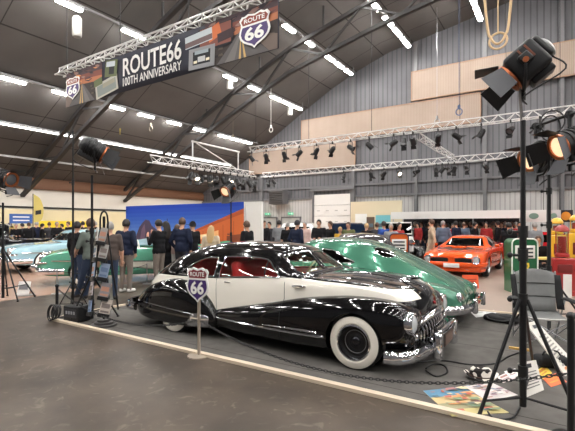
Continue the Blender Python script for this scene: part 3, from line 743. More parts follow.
def drape(bvs, poly, kind, side, off, name, m, parent, step=.06):
    """a thin plate following the body surface inside an outline"""
    n = len(poly); pts = []
    for i in range(n):
        a, b = poly[i], poly[(i + 1) % n]; k = max(1, int(math.dist(a, b) / step))
        pts += [Vector((a[0] + (b[0] - a[0]) * j / k, a[1] + (b[1] - a[1]) * j / k)) for j in range(k)]
    nb = len(pts); edges = [(i, (i + 1) % nb) for i in range(nb)]
    xs = [p[0] for p in poly]; ys = [p[1] for p in poly]
    x = min(xs) + step / 2
    while x < max(xs):
        y = min(ys) + step / 2
        while y < max(ys):
            if inside((x, y), poly): pts.append(Vector((x, y)))
            y += step
        x += step
    r = delaunay_2d_cdt(pts, edges, [], 1, 1e-5)
    vs = []; ok = []
    for p in r[0]:
        best = None
        for b in bvs:
            h = hit_side(b, p.x, p.y, side) if kind == 'side' else hit_top(b, p.x, p.y) if kind == 'top' else hit_front(b, p.x, p.y)
            if h[0] is not None:
                q = h[0] + h[1] * 0
                if best is None or (kind == 'side' and side * q.y > side * best.y) or (kind == 'top' and q.z > best.z) or (kind == 'front' and q.x > best.x): best = q
        ok.append(best is not None)
        d = Vector((0, side * off, 0)) if kind == 'side' else Vector((0, 0, off)) if kind == 'top' else Vector((off, 0, 0))
        vs.append(best + d if best is not None else Vector((0, 0, 0)))
    fs = [tuple(f) for f in r[2] if all(ok[i] for i in f)]
    g = MB(); g.add(vs, fs); me = g.mesh(name, True, 60)
    o = link_mesh(name, me, m, parent)
    so = o.modifiers.new('t', 'SOLIDIFY'); so.thickness = .005; so.offset = 0
    return o
def wheel(parent, x, y, r, side, style):
    Mw = Matrix.Translation((x, y, r)) @ Matrix.Rotation(R(-90 * side), 4, 'X')
    g = MB(); g.lathe([(.6 * r, -.2), (.9 * r, -.2), (r, -.16), (r, -.04), (.95 * r, -.008), (.64 * r, 0), (.6 * r, -.03)], 40, Mw, True)
    w = g.build('wheel', rubber, parent)
    if style in ('buick', 'white'):
        MB().lathe([(.655 * r, .002), (.7 * r, .012), (.88 * r, .006), (.935 * r, -.006), (.93 * r, -.02), (.66 * r, -.02)], 40, Mw, True).build('whitewall', white_rubber, w)
    if style == 'buick':
        MB().lathe([(0, -.06), (.24 * r, -.06), (.3 * r, -.075), (.52 * r, -.07), (.58 * r, -.02), (.58 * r, -.12), (0, -.12)], 32, Mw).build('rim', black_metal, w)
        MB().lathe([(.57 * r, -.02), (.6 * r, .012), (.65 * r, .008), (.66 * r, -.02)], 40, Mw, True).build('trim_ring', chrome, w)
        MB().lathe([(0, -.04), (.1 * r, -.042), (.17 * r, -.05), (.2 * r, -.066), (0, -.068)], 24, Mw).build('hub_cap', mat('dark_chrome', (60, 60, 64), .25, 1), w)
        g = MB(); g.lathe([(.40 * r, -.064), (.405 * r, -.058), (.42 * r, -.058), (.425 * r, -.064)], 32, Mw, True); g.build('rim_ridge', dull_metal, w)
    else:
        MB().lathe([(0, -.03), (.2 * r, -.025), (.3 * r, -.04), (.55 * r, -.035), (.62 * r, .006), (.66 * r, .004), (.66 * r, -.03), (.6 * r, -.1), (0, -.1)], 28, Mw).build('hub_cap' if style != 'rally' else 'rim', chrome if style != 'rally' else dull_metal, w)
        if style == 'rally':
            g = MB()
            for k in range(5):
                a = 2 * PI * k / 5; g.box(Mw @ Vector((.42 * r * math.cos(a), .42 * r * math.sin(a), -.03)), (.1 * r, .02, .1 * r))
            g.build('rim_slot', black_metal, w, False)
    return w
def paint(name, rgb, metal=0., rough=.12, flake=False):
    return mat(name, rgb, rough, metal, 1., noise=.1 if flake else 0, scale=900, spec=.12)
# ------------------------------------------------------------------ 1. the black and white fastback (local x forward from the rear axle, y left)
def two_tone():
    m = bpy.data.materials.new('black_and_white_paint'); m.use_nodes = True; nt = m.node_tree; N = nt.nodes; Lk = nt.links; b = N['Principled BSDF']
    b.inputs['Roughness'].default_value = .12; b.inputs['Coat Weight'].default_value = 1; b.inputs['Coat Roughness'].default_value = .02; b.inputs['Specular IOR Level'].default_value = .12
    tc = N.new('ShaderNodeTexCoord'); s = N.new('ShaderNodeSeparateXYZ'); Lk.new(tc.outputs['Object'], s.inputs[0])
    mr = N.new('ShaderNodeMapRange'); mr.inputs[1].default_value = -2; mr.inputs[2].default_value = 4; Lk.new(s.outputs[0], mr.inputs[0])
    fc = N.new('ShaderNodeFloatCurve'); cv = fc.mapping.curves[0]
    P = [(-2, 0), (-.98, 0), (-.94, .72), (-.85, .80), (-.5, .83), (.14, .845), (.8, .865), (2.03, .955), (2.7, .93), (3.1, .90), (3.40, .862), (3.50, .84), (3.555, .77), (3.56, 0), (4, 0)]
    T = [((x + 2) / 6, z) for x, z in P]
    cv.points[0].location = T[0]; cv.points[1].location = T[-1]
    for p in T[1:-1]: cv.points.new(*p)
    for p in cv.points: p.handle_type = 'VECTOR'
    fc.mapping.update(); Lk.new(mr.outputs[0], fc.inputs[1])
    c = N.new('ShaderNodeMath'); c.operation = 'LESS_THAN'; Lk.new(s.outputs[2], c.inputs[0]); Lk.new(fc.outputs[0], c.inputs[1])
    ab = N.new('ShaderNodeMath'); ab.operation = 'ABSOLUTE'; Lk.new(s.outputs[1], ab.inputs[0])
    d = N.new('ShaderNodeMath'); d.operation = 'GREATER_THAN'; d.inputs[1].default_value = .3; Lk.new(ab.outputs[0], d.inputs[0])
    lo = N.new('ShaderNodeMapRange'); lo.inputs[1].default_value = 2.95; lo.inputs[2].default_value = 3.12; lo.inputs[3].default_value = .2; lo.inputs[4].default_value = .762; Lk.new(s.outputs[0], lo.inputs[0])
    g2 = N.new('ShaderNodeMath'); g2.operation = 'GREATER_THAN'; Lk.new(s.outputs[2], g2.inputs[0]); Lk.new(lo.outputs[0], g2.inputs[1])
    e0 = N.new('ShaderNodeMath'); e0.operation = 'MULTIPLY'; Lk.new(c.outputs[0], e0.inputs[0]); Lk.new(g2.outputs[0], e0.inputs[1])
    e = N.new('ShaderNodeMath'); e.operation = 'MULTIPLY'; Lk.new(e0.outputs[0], e.inputs[0]); Lk.new(d.outputs[0], e.inputs[1])
    mx = N.new('ShaderNodeMix'); mx.data_type = 'RGBA'; mx.inputs[6].default_value = lin((7, 7, 9)) + (1,); mx.inputs[7].default_value = lin((246, 241, 230)) + (1,)
    Lk.new(e.outputs[0], mx.inputs[0]); Lk.new(mx.outputs[2], b.inputs['Base Color'])
    return m
black_paint = paint('gloss_black_paint', (7, 7, 9))
tt = two_tone()
buick = empty('fastback_car', (-4.85, 5.2, 0), 0, 'black and white 1940s fastback car with whitewall tyres and toothy chrome grille', 'car')
st = [(-1.17, prof(.26, .30, .36, .28, .44, .2, .5, .54)),
      (-1.08, prof(.22, .45, .40, .44, .55, .32, .62, .68)),
      (-.83, prof(.2, .62, .45, .6, .68, .47, .8, .88)),
      (-.45, prof(.2, .73, .45, .715, .78, .56, .98, 1.09)),
      (-.1, prof(.2, .78, .45, .77, .82, .60, 1.10, 1.225)),
      (.25, prof(.19, .80, .5, .79, .85, .62, 1.165, 1.32)),
      (.6, prof(.18, .81, .5, .80, .87, .625, 1.20, 1.36)),
      (1.0, prof(.18, .82, .5, .805, .90, .625, 1.215, 1.375)),
      (1.4, prof(.18, .82, .5, .81, .92, .615, 1.205, 1.365)),
      (1.68, prof(.18, .82, .5, .81, .94, .60, 1.18, 1.33)),
      (1.84, prof(.18, .82, .5, .81, .945, .605, 1.13, 1.265)),
      (2.13, prof(.18, .81, .5, .80, .935, .66, .965, 1.0)),
      (2.3, prof(.2, .79, .5, .785, .93, .60, .965, .99)),
      (2.7, prof(.22, .76, .5, .755, .905, .53, .955, .985)),
      (3.05, prof(.24, .71, .5, .71, .875, .46, .925, .95)),
      (3.3, prof(.25, .645, .5, .645, .825, .38, .88, .905)),
      (3.46, prof(.25, .56, .5, .55, .75, .30, .83, .862)),
      (3.56, prof(.27, .42, .46, .40, .64, .22, .74, .78)),
      (3.60, prof(.3, .30, .44, .26, .56, .15, .64, .68))]
base = loft_sym(st, 5, 4).mesh('body', True, 180)
bvB = bvh_of(base)
qwin = smooth_poly([(.06, .895), (.16, .985), (.44, 1.115), (.68, 1.145), (.735, 1.10), (.745, .90), (.70, .885), (.35, .875)], 4)
dwin = smooth_poly([(.845, .90), (.85, 1.13), (.9, 1.165), (1.3, 1.175), (1.58, 1.15), (1.72, 1.07), (1.86, .965), (1.83, .945), (1.4, .925), (.9, .885)], 4)
def wscreen(sg): return [(sg * .03, 1.0), (sg * .6, .985), (sg * .63, 1.02), (sg * .55, 1.20), (sg * .48, 1.225), (sg * .03, 1.245)]
rear_w = smooth_poly([(-.42, -.3), (-.1, -.34), (-.1, .34), (-.42, .3)], 3)
cuts = []
for sg in (-1, 1):
    cuts += [prism_mesh(qwin, 'side', sg, .35), prism_mesh(dwin, 'side', sg, .35), prism_mesh(wscreen(sg), 'front', 1, 1.78, 2.35)]
cuts.append(prism_mesh(rear_w, 'top', 1, .85, 1.6))
body = sharp(boolean(base.copy(), cuts, 'DIFFERENCE', 'body', .028)); link_mesh('body', body, tt, buick)
def panes(base_me, cut_list, parent, gm):
    for c in cut_list:
        me = boolean(base_me.copy(), [c], 'INTERSECT', 'window_glass', .005)
        if len(me.polygons): link_mesh('window_glass', sharp(me), gm, parent)
panes(base, cuts, buick, clear_glass)
for sg in (-1, 1):
    outline_trim(bvB, qwin, 'side', sg, .011, 'window_trim', chrome, buick)
    outline_trim(bvB, dwin, 'side', sg, .011, 'window_trim', chrome, buick)
    outline_trim(bvB, wscreen(sg), 'front', 1, .012, 'windscreen_trim', chrome, buick)
    p = strip_pts([bvB], [(1.60 + .03 * i / 5, 1.135 - .2 * i / 5) for i in range(6)], sg, -.004); MB().tube(p, .009, 6).build('vent_window_bar', chrome, buick)
# fenders
def fsec(yi, w, zb, zt, sh=.14):
    return [(yi, zb), (w * .9, zb), (w * .975, zb + .05), (w, zb + (zt - zb) * .42), (w * .985, zb + (zt - zb) * .72), (w * .93, zt - (zt - zb) * .1), (w * .85, zt - .008), (yi + (w - yi) * .3, zt), (yi, zt - .03)]
def fender(stn, name, m, parent, sg, cut=None, sx=5):
    rows = loft(stn, sx, 3); rows = [[Vector((p.x, sg * p.y, p.z)) for p in r] for r in rows]
    g = MB(); g.grid(rows, closed=True)
    n = len(rows[0]); g.f.append(tuple(range(n))); g.m.append(0)
    b = len(rows) * n - n; g.f.append(tuple(range(b + n - 1, b - 1, -1))); g.m.append(0)
    me = g.mesh(name, True, 50); raw = me.copy(); bv = bvh_of(raw)
    if cut: me = sharp(boolean(me, cut, 'DIFFERENCE', name), 40)
    o = link_mesh(name, me, m, parent); return o, bv
def arch(x, r, z, side, y0=.62):
    g = MB(); g.lathe([(0, 0), (r, 0), (r, .8), (0, .8)], 48, Matrix.Translation((x, side * y0, z)) @ Matrix.Rotation(R(-90 * side), 4, 'X')); return g.mesh('cutter', False)
ff = [(.62, fsec(.7, .80, .19, .36)), (.75, fsec(.68, .845, .17, .45)), (1.26, fsec(.62, .905, .165, .545)), (1.76, fsec(.58, .935, .165, .64)), (2.25, fsec(.52, .96, .17, .735)),
      (2.75, fsec(.46, .97, .19, .795)), (3.05, fsec(.42, .965, .21, .80)), (3.24, fsec(.38, .945, .23, .785)), (3.38, fsec(.34, .91, .25, .755)), (3.48, fsec(.32, .86, .27, .71)), (3.54, fsec(.34, .79, .30, .665)), (3.57, fsec(.38, .71, .36, .61))]
rf = [(.83, fsec(.6, .86, .2, .34)), (.79, fsec(.6, .905, .165, .44)), (.66, fsec(.58, .94, .15, .59)), (.4, fsec(.55, .965, .14, .745)), (.05, fsec(.5, .975, .135, .81)), (-.3, fsec(.45, .965, .14, .765)),
      (-.6, fsec(.4, .945, .15, .665)), (-.83, fsec(.35, .895, .18, .53)), (-.95, fsec(.3, .81, .21, .43)), (-1.0, fsec(.3, .71, .26, .37))]
FB = {}
for sg in (-1, 1):
    o, b1 = fender(ff, 'front_fender', black_paint, buick, sg, [arch(2.95, .335, .305, sg)])
    o, b2 = fender(rf, 'rear_fender', black_paint, buick, sg)
    FB[sg] = (b1, b2)
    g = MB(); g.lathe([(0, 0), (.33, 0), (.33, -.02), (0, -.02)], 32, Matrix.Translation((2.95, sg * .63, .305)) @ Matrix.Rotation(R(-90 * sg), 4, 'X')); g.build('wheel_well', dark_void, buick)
    wheel(buick, 2.95, sg * .93, .31, sg, 'buick'); wheel(buick, 0, sg * .90, .31, sg, 'buick')
    # side spear, rear trim, stone guard, door seams, handle
    pts = strip_pts([bvB, b1], [(.76 + 1.84 * i / 24, .33 - .012 * math.sin(i / 24 * PI)) for i in range(25)], sg, .004)
    MB().tube(pts, [.008 + .012 * min(1, i / 18) for i in range(len(pts) - 1)] + [.006], 8).build('side_spear', chrome, buick)
    pts = strip_pts([bvB, b1], [(2.5, .365), (2.3, .37), (2.0, .36), (1.7, .35)], sg, .003); MB().tube(pts, [.016, .014, .01, .004], 6).build('side_spear', chrome, buick)
    pts = strip_pts([b2], [(-.62 + 1.1 * i / 12, .415 - .07 * i / 12) for i in range(13)], sg, .003); MB().tube(pts, .007, 6).build('fender_trim', chrome, buick)
    drape([b2], smooth_poly([(.36, .16), (.42, .3), (.5, .36), (.68, .355), (.75, .32), (.74, .24), (.70, .17)], 3), 'side', sg, .006, 'stone_guard', chrome, buick)
    for xs in ((.80, 1.96),):
        for x in xs:
            p = strip_pts([bvB, b1], [(x, .2 + .7 * i / 20) for i in range(21)], sg, .0005); MB().tube(p, .0035, 5).build('door_seam', black_plastic, buick)
    p = strip_pts([bvB], [(2.08 + .19 * i / 5, .86) for i in range(6)], sg, .018)
    MB().tube(p, [.008, .016, .018, .017, .013, .006], 8).build('bonnet_handle', chrome, buick)
    p = strip_pts([bvB], [(.98 + .1 * i / 3, .825) for i in range(4)], sg, .025); MB().tube(p, [.012, .01, .01, .008], 8).build('door_handle', chrome, buick)
    # headlamps
    Mh = Matrix.Translation((3.42, sg * .715, .55)) @ Matrix.Rotation(R(90), 4, 'Y')
    pod = MB().lathe([(0, -.1), (.1, -.1), (.128, -.02), (.128, .1), (.118, .135), (.1, .14), (0, .1)], 28, Mh).build('headlamp', black_paint, buick)
    MB().lathe([(.098, .125), (.105, .15), (.122, .148), (.134, .11), (.13, .06), (.112, .1)], 28, Mh, True).build('rim', chrome, pod)
    MB().lathe([(.104, .128), (.08, .155), (.045, .17), (0, .175)], 28, Mh).build('lens', mat('headlamp_glass', (206, 212, 214), .08, .3, 1), pod)
    Mp = Matrix.Translation((3.54, sg * .66, .40)) @ Matrix.Rotation(R(90), 4, 'Y')
    MB().lathe([(0, -.03), (.035, -.02), (.045, .03), (.03, .055), (0, .06)], 16, Mp).build('parking_lamp', chrome, buick)
    # tail lamp and windscreen wiper
    MB().ell((-.88, sg * .62, .5), (.03, .035, .06)).build('tail_lamp', mat('tail_red', (150, 16, 18), .15, 0, 1), buick)
# grille: a bulging row of vertical teeth under an arched chrome bar
def gx(y): return 3.64 - .34 * abs(y) ** 1.7
gm = MB(); g = MB()
NB = 19
for i in range(NB):
    y = -.54 + 1.08 * i / (NB - 1); top = .565 - .30 * max(0, abs(y) - .08) ** 1.5; x = gx(y)
    pts = [(x - .035, y, .19), (x + .012, y, .24), (x + .028, y, .38), (x + .012, y, top - .05), (x - .04, y, top)]
    tb = MB(); tb.tube(smooth_poly(pts, 3, False), .0135, 6); tb.build('grille_tooth', chrome, buick)
g = MB(); g.grid([[Vector((gx(-.54 + 1.08 * i / 16) - .05, -.54 + 1.08 * i / 16, z)) for i in range(17)] for z in (.16, .4, .56)]); o = g.build('grille_backing', dark_void, buick); so = o.modifiers.new('t', 'SOLIDIFY'); so.thickness = .02
pts = [(gx(y) + .01, y, .59 - .30 * max(0, abs(y) - .08) ** 1.5) for y in [-.56 + 1.12 * i / 24 for i in range(25)]]
MB().tube(pts, [.026 + .018 * math.cos((i - 12) / 12 * PI / 2) for i in range(25)], 10).build('grille_surround', chrome, buick)
pts = [(gx(y) + .0, y, .18) for y in [-.54 + 1.08 * i / 16 for i in range(17)]]; MB().tube(pts, .02, 8).build('grille_surround', chrome, buick)
for sg in (-1, 1): MB().tube([(gx(.55) - .0, sg * .55, .19), (gx(.56) + .01, sg * .57, .36), (gx(.55), sg * .55, .5)], .018, 8).build('grille_surround', chrome, buick)
# nose emblem, bonnet ornament and centre strip
MB().lathe([(0, 0), (.024, 0), (.028, .012), (.015, .022), (0, .022)], 16, Matrix.Translation((3.60, 0, .68)) @ Matrix.Rotation(R(70), 4, 'Y')).build('nose_emblem', mat('emblem_red', (140, 30, 36), .2, .3, 1), buick)
pts = [hit_top(bvB, 2.35 + 1.16 * i / 14, 0)[0] + Vector((0, 0, .004)) for i in range(15)]; MB().tube(pts, .007, 6).build('bonnet_strip', chrome, buick)
h = hit_top(bvB, 3.30, 0)[0]
MB().tube([h + Vector((-.2, 0, .015)), h + Vector((-.05, 0, .04)), h + Vector((.08, 0, .06)), h + Vector((.15, 0, .05))], [.006, .018, .022, .006], 8).build('bonnet_ornament', chrome, buick)
MB().tube([h + Vector((.02 + .05 * math.cos(a), .05 * math.sin(a), .075)) for a in [2 * PI * i / 12 for i in range(12)]], .006, 6, True).build('bonnet_ornament', chrome, buick)
# bumpers
def bumper(parent, pts, zc, h, d, name='bumper', m=chrome):
    """pts [(x, y)] centre line in plan; bulged bar"""
    sec = [(-d / 2, -h * .42), (0, -h / 2), (d / 2, -h * .3), (d * .62, 0), (d / 2, h * .3), (0, h / 2), (-d / 2, h * .42)]
    P = smooth_poly([(x, y) for x, y in pts], 6, False); rows_ = []
    for i, (x, y) in enumerate(P):
        a = P[max(i - 1, 0)]; b = P[min(i + 1, len(P) - 1)]; t = Vector((b[0] - a[0], b[1] - a[1])).normalized(); nrm = Vector((-t.y, t.x))
        if i == 0: flip = 1
        rows_.append([Vector((x + nrm.x * s0 * OUT, y + nrm.y * s0 * OUT, zc + z)) for s0, z in sec])
    g = MB(); g.grid(rows_, True); n = len(sec); g.f.append(tuple(range(n))); g.m.append(0); b = (len(rows_) - 1) * n; g.f.append(tuple(range(b + n - 1, b - 1, -1))); g.m.append(0)
    return g.build(name, m, parent, True, 60)
OUT = -1
bumper(buick, [(3.34, -1.03), (3.45, -1.0), (3.57, -.88), (3.66, -.55), (3.69, 0), (3.66, .55), (3.57, .88), (3.45, 1.0), (3.34, 1.03)], .24, .135, .06, 'front_bumper')
MB().tube(smooth_poly([(3.67, -.44, .32), (3.735, -.36, .40), (3.755, -.18, .42), (3.76, 0, .425), (3.755, .18, .42), (3.735, .36, .40), (3.67, .44, .32)], 4, False), .026, 10).build('bumper_top_bar', chrome, buick)
for sg in (-1, 1):
    g = MB(); rbox(g, (3.735, sg * .40, .265), (.11, .13, .32), .045); g.build('bumper_guard', chrome, buick, True, 80)
    g = MB(); g.rod((3.3, sg * .45, .27), (3.68, sg * .45, .27), .03); g.build('bumper_bracket', black_metal, buick)
pl = MB(); rbox(pl, (3.76, 0, .285), (.02, .40, .15), .008); plo = pl.build('number_plate', mat('plate_frame', (66, 56, 52), .4), buick)
g = MB(); g.box((3.773, 0, .285), (.004, .36, .115)); g.build('plate_face', mat('plate_brown', (104, 84, 74), .5), plo, False)
OUT = 1
bumper(buick, [(-.72, -1.02), (-.95, -.99), (-1.13, -.8), (-1.21, -.5), (-1.24, 0), (-1.21, .5), (-1.13, .8), (-.95, .99), (-.72, 1.02)], .34, .13, .06, 'rear_bumper')
for sg in (-1, 1):
    g = MB(); rbox(g, (-1.26, sg * .36, .36), (.1, .1, .26), .04); g.build('bumper_guard', chrome, buick, True, 80)
# interior
red = mat('red_upholstery', (196, 34, 38), .5, noise=.1, scale=6)
def seat(parent, x, w, z, m, nm='seat'):
    g = MB(); rbox(g, (x + .12, 0, z + .12), (.55, w, .2), .07); rbox(g, (x - .16, 0, z + .42), (.2, w, .54), .08, Matrix.Rotation(-.2, 3, 'Y')); return g.build(nm, m, parent, True, 60)
seat(buick, 1.18, 1.3, .42, red); seat(buick, .36, 1.26, .42, red)
for sg in (-1, 1):
    g = MB(); g.prism([(.0, .42), (1.95, .42), (1.9, .85), (1.0, .84), (.1, .8)], sg * .70, sg * .72, XZ); g.build('door_lining', red, buick, False)
g = MB(); rbox(g, (2.03, 0, .87), (.2, 1.3, .16), .06); g.build('dashboard', mat('dash_dark', (40, 36, 34), .3), buick)
m_iv = mat('ivory_plastic', (220, 206, 170), .3)
Ms = Matrix.Translation((1.72, .36, .90)) @ Matrix.Rotation(R(-68), 4, 'Y')
sw = MB(); sw.tube([Ms @ Vector((.2 * math.cos(a), .2 * math.sin(a), 0)) for a in [2 * PI * i / 28 for i in range(28)]], .014, 8, True)
for k in range(3): a = 2 * PI * k / 3; sw.rod(Ms @ Vector((0, 0, 0)), Ms @ Vector((.2 * math.cos(a), .2 * math.sin(a), 0)), .01)
sw.rod(Ms @ Vector((0, 0, 0)), (2.05, .36, .78), .02); sw.build('steering_wheel', m_iv, buick)
g = MB(); g.box((.95, 0, .27), (2.6, 1.4, .05)); g.build('cabin_floor', dark_void, buick, False)
# ------------------------------------------------------------------ 2. the green chopped fastback behind it
green_p = paint('metallic_green_paint', (66, 120, 98), .35, .2)
gcar = empty('fastback_car', (-2.35, 7.5, 0), PI, 'metallic green chopped fastback custom car behind the black one, tail to the right', 'car')
st = [(-1.12, prof(.24, .5, .34, .46, .42, .34, .47, .50)), (-1.02, prof(.2, .66, .38, .62, .5, .46, .56, .60)), (-.82, prof(.18, .78, .42, .74, .58, .54, .66, .72)), (-.5, prof(.17, .86, .45, .82, .66, .56, .82, .88)),
      (-.1, prof(.17, .89, .45, .86, .74, .58, .97, 1.06)), (.25, prof(.17, .9, .45, .875, .80, .60, 1.09, 1.21)), (.62, prof(.17, .905, .45, .88, .85, .61, 1.17, 1.325)), (1.04, prof(.17, .91, .45, .885, .88, .61, 1.205, 1.375)), (1.5, prof(.17, .91, .45, .885, .90, .60, 1.20, 1.365)),
      (1.85, prof(.17, .91, .45, .885, .91, .585, 1.14, 1.30)), (2.25, prof(.17, .905, .45, .88, .90, .62, .945, .985)), (2.5, prof(.18, .90, .45, .87, .88, .58, .93, .965)), (3.2, prof(.2, .89, .45, .86, .84, .52, .89, .925)),
      (3.7, prof(.22, .85, .45, .81, .76, .46, .82, .86)), (3.95, prof(.25, .76, .45, .7, .66, .4, .72, .76)), (4.05, prof(.3, .6, .42, .52, .55, .3, .6, .63))]
base = loft_sym(st, 5, 4).mesh('body', True, 180); bvG = bvh_of(base)
gq = smooth_poly([(.62, .965), (.85, 1.06), (1.05, 1.145), (1.25, 1.175), (1.32, 1.14), (1.33, .96), (1.25, .945)], 4)
gd = smooth_poly([(1.40, .96), (1.40, 1.15), (1.46, 1.175), (1.72, 1.16), (1.86, 1.10), (2.06, .96), (2.0, .945)], 4)
def gs(sg): return [(sg * .03, .99), (sg * .58, .975), (sg * .58, 1.02), (sg * .5, 1.2), (sg * .03, 1.235)]
def gr_(sg): return smooth_poly([(.04, sg * .36), (.22, sg * .30), (.36, sg * .38), (.33, sg * .53), (.16, sg * .585), (.03, sg * .50)], 3)
cuts = []
for sg in (-1, 1): cuts += [prism_mesh(gq, 'side', sg, .35), prism_mesh(gd, 'side', sg, .35), prism_mesh(gs(sg), 'front', 1, 1.75, 2.4), prism_mesh(gr_(sg), 'top', 1, .8, 1.6)]
body = sharp(boolean(base.copy(), cuts, 'DIFFERENCE', 'body', .028)); link_mesh('body', body, green_p, gcar)
panes(base, cuts, gcar, dark_glass)
gf = [(-1.13, fsec(.4, .62, .27, .46)), (-1.08, fsec(.4, .75, .22, .56)), (-.9, fsec(.4, .87, .18, .64)), (-.55, fsec(.45, .94, .16, .72)), (-.1, fsec(.5, .965, .15, .77)), (.35, fsec(.5, .965, .15, .77)), (.8, fsec(.55, .945, .16, .7)), (1.15, fsec(.6, .915, .165, .55)), (1.35, fsec(.66, .88, .17, .38))]
g2 = [(1.1, fsec(.7, .85, .2, .4)), (1.4, fsec(.65, .93, .18, .7)), (2.0, fsec(.6, .955, .18, .79)), (2.8, fsec(.55, .965, .19, .81)), (3.4, fsec(.5, .95, .2, .79)), (3.8, fsec(.45, .9, .22, .74)), (3.98, fsec(.45, .82, .26, .67)), (4.05, fsec(.48, .72, .33, .58))]
for sg in (-1, 1):
    o, b1 = fender(gf, 'rear_fender', green_p, gcar, sg); o, b2 = fender(g2, 'front_fender', green_p, gcar, sg, [arch(2.95, .335, .305, sg)])
    outline_trim(bvG, gq, 'side', sg, .011, 'window_trim', chrome, gcar); outline_trim(bvG, gd, 'side', sg, .011, 'window_trim', chrome, gcar)
    outline_trim(bvG, gr_(sg), 'top', 1, .008, 'window_trim', chrome, gcar)
    outline_trim(bvG, gs(sg), 'front', 1, .011, 'windscreen_trim', chrome, gcar)
    wheel(gcar, 2.95, sg * .92, .31, sg, 'white'); wheel(gcar, 0, sg * .90, .31, sg, 'white')
    Mh = Matrix.Translation((3.95, sg * .66, .57)) @ Matrix.Rotation(R(90), 4, 'Y')
    MB().lathe([(0, -.05), (.115, -.04), (.125, .06), (.1, .1), (0, .13)], 24, Mh).build('headlamp', chrome, gcar)
    tl = MB(); tl.ell((-1.08, sg * .70, .50), (.06, .05, .075)); t_ = tl.build('tail_lamp', chrome, gcar)
    MB().ell((-1.125, sg * .70, .50), (.02, .022, .03)).build('lens', mat('tail_red', (150, 16, 18), .15, 0, 1), t_)
    g = MB(); rbox(g, (-1.27, sg * .42, .34), (.09, .09, .24), .04); g.build('bumper_guard', chrome, gcar, True, 80)
OUT = 1
bumper(gcar, [(-.72, -.99), (-.95, -.95), (-1.12, -.78), (-1.22, -.45), (-1.25, 0), (-1.22, .45), (-1.12, .78), (-.95, .95), (-.72, .99)], .32, .14, .06, 'rear_bumper')
OUT = -1
bumper(gcar, [(3.75, -1.0), (3.98, -.93), (4.12, -.55), (4.16, 0), (4.12, .55), (3.98, .93), (3.75, 1.0)], .3, .14, .06, 'front_bumper')
g = MB()
for k in range(4): g.tube([(4.06 - .05 * abs(y), y, .34 + k * .06) for y in (-.5, -.25, 0, .25, .5)], .014, 6)
g.build('grille', chrome, gcar)
seat(gcar, 1.35, 1.3, .42, mat('tan_upholstery', (170, 150, 120), .6)); seat(gcar, .6, 1.25, .42, mat('tan_upholstery', (170, 150, 120), .6))
g = MB(); g.box((1.1, 0, .25), (2.6, 1.4, .05)); g.build('cabin_floor', dark_void, gcar, False)
# ------------------------------------------------------------------ 3. the orange muscle car seen head on
orange_p = paint('orange_paint', (226, 84, 30), 0, .18)
oc = empty('muscle_car', (-2.62, 17.15, 0), R(-90 - 1.5), 'orange 1970s muscle car seen head on with twin black grilles', 'car')
st = [(-1.15, prof(.36, .80, .55, .78, .72, .6, .76, .79)), (-1.05, prof(.3, .87, .55, .85, .80, .64, .84, .87)), (-.6, prof(.25, .9, .5, .88, .84, .62, .89, .92)), (-.1, prof(.2, .92, .5, .89, .86, .58, .98, 1.03)), (.45, prof(.18, .915, .5, .88, .87, .57, 1.18, 1.235)),
      (.85, prof(.18, .91, .5, .88, .87, .575, 1.20, 1.265)), (1.2, prof(.18, .91, .5, .88, .87, .57, 1.19, 1.25)), (1.42, prof(.18, .91, .5, .88, .87, .575, 1.15, 1.205)), (2.0, prof(.18, .915, .5, .885, .85, .66, .88, .91)), (2.25, prof(.18, .92, .5, .89, .83, .62, .865, .89)),
      (2.9, prof(.19, .92, .5, .89, .79, .6, .825, .85)), (3.4, prof(.2, .9, .46, .87, .73, .58, .765, .79)), (3.62, prof(.22, .87, .44, .84, .67, .56, .70, .73)), (3.74, prof(.24, .83, .42, .80, .60, .52, .635, .655))]
base = loft_sym(st, 5, 4).mesh('body', True, 180); bvO = bvh_of(base)
ow = [(-.5, 1.165), (-.62, .915), (.62, .915), (.5, 1.165)]
od = smooth_poly([(.75, .90), (.85, 1.16), (1.25, 1.15), (1.4, 1.1), (1.74, .9)], 4)
cuts = [prism_mesh(ow, 'front', 1, 1.2, 2.2)] + [prism_mesh(od, 'side', sg, .3) for sg in (-1, 1)]
allc = cuts + [arch(0, .35, .33, sg, .6) for sg in (-1, 1)] + [arch(2.75, .35, .33, sg, .6) for sg in (-1, 1)]
link_mesh('body', sharp(boolean(base.copy(), allc, 'DIFFERENCE', 'body', .03)), orange_p, oc)
panes(base, cuts, oc, dark_glass)
for sg in (-1, 1):
    wheel(oc, 0, sg * .90, .33, sg, 'rally'); wheel(oc, 2.75, sg * .90, .33, sg, 'rally')
    outline_trim(bvO, od, 'side', sg, .01, 'window_trim', black_metal, oc)
    g = MB(); rbox(g, (3.70, sg * .34, .55), (.14, .50, .15), .05); gr2 = g.build('grille', dark_void, oc)
    fr = [(3.775, sg * .34 + dy, .55 + dz) for dy, dz in ((-.26, -.06), (-.24, .07), (.24, .07), (.26, -.06), (.2, -.085), (-.2, -.085))]
    MB().tube(smooth_poly(fr, 3), .014, 6, True).build('surround', orange_p, gr2)
    Mh = Matrix.Translation((3.74, sg * .70, .56)) @ Matrix.Rotation(R(90), 4, 'Y')
    hl = MB().lathe([(.09, .06), (.115, .07), (.125, .02), (.12, -.1), (.09, -.1)], 24, Mh, True).build('headlamp', chrome, oc)
    MB().lathe([(.1, .03), (.06, .055), (0, .065)], 24, Mh).build('lens', mat('headlamp_glass', (206, 212, 214), .08, .3, 1), hl)
    g = MB(); rbox(g, (1.75, sg * 1.0, .93), (.16, .14, .1), .03); g.build('door_mirror', orange_p, oc)
    g = MB(); rbox(g, (3.70, sg * .62, .335), (.06, .22, .07), .02); g.build('parking_lamp', mat('amber_lamp', (220, 150, 60), .3), oc)
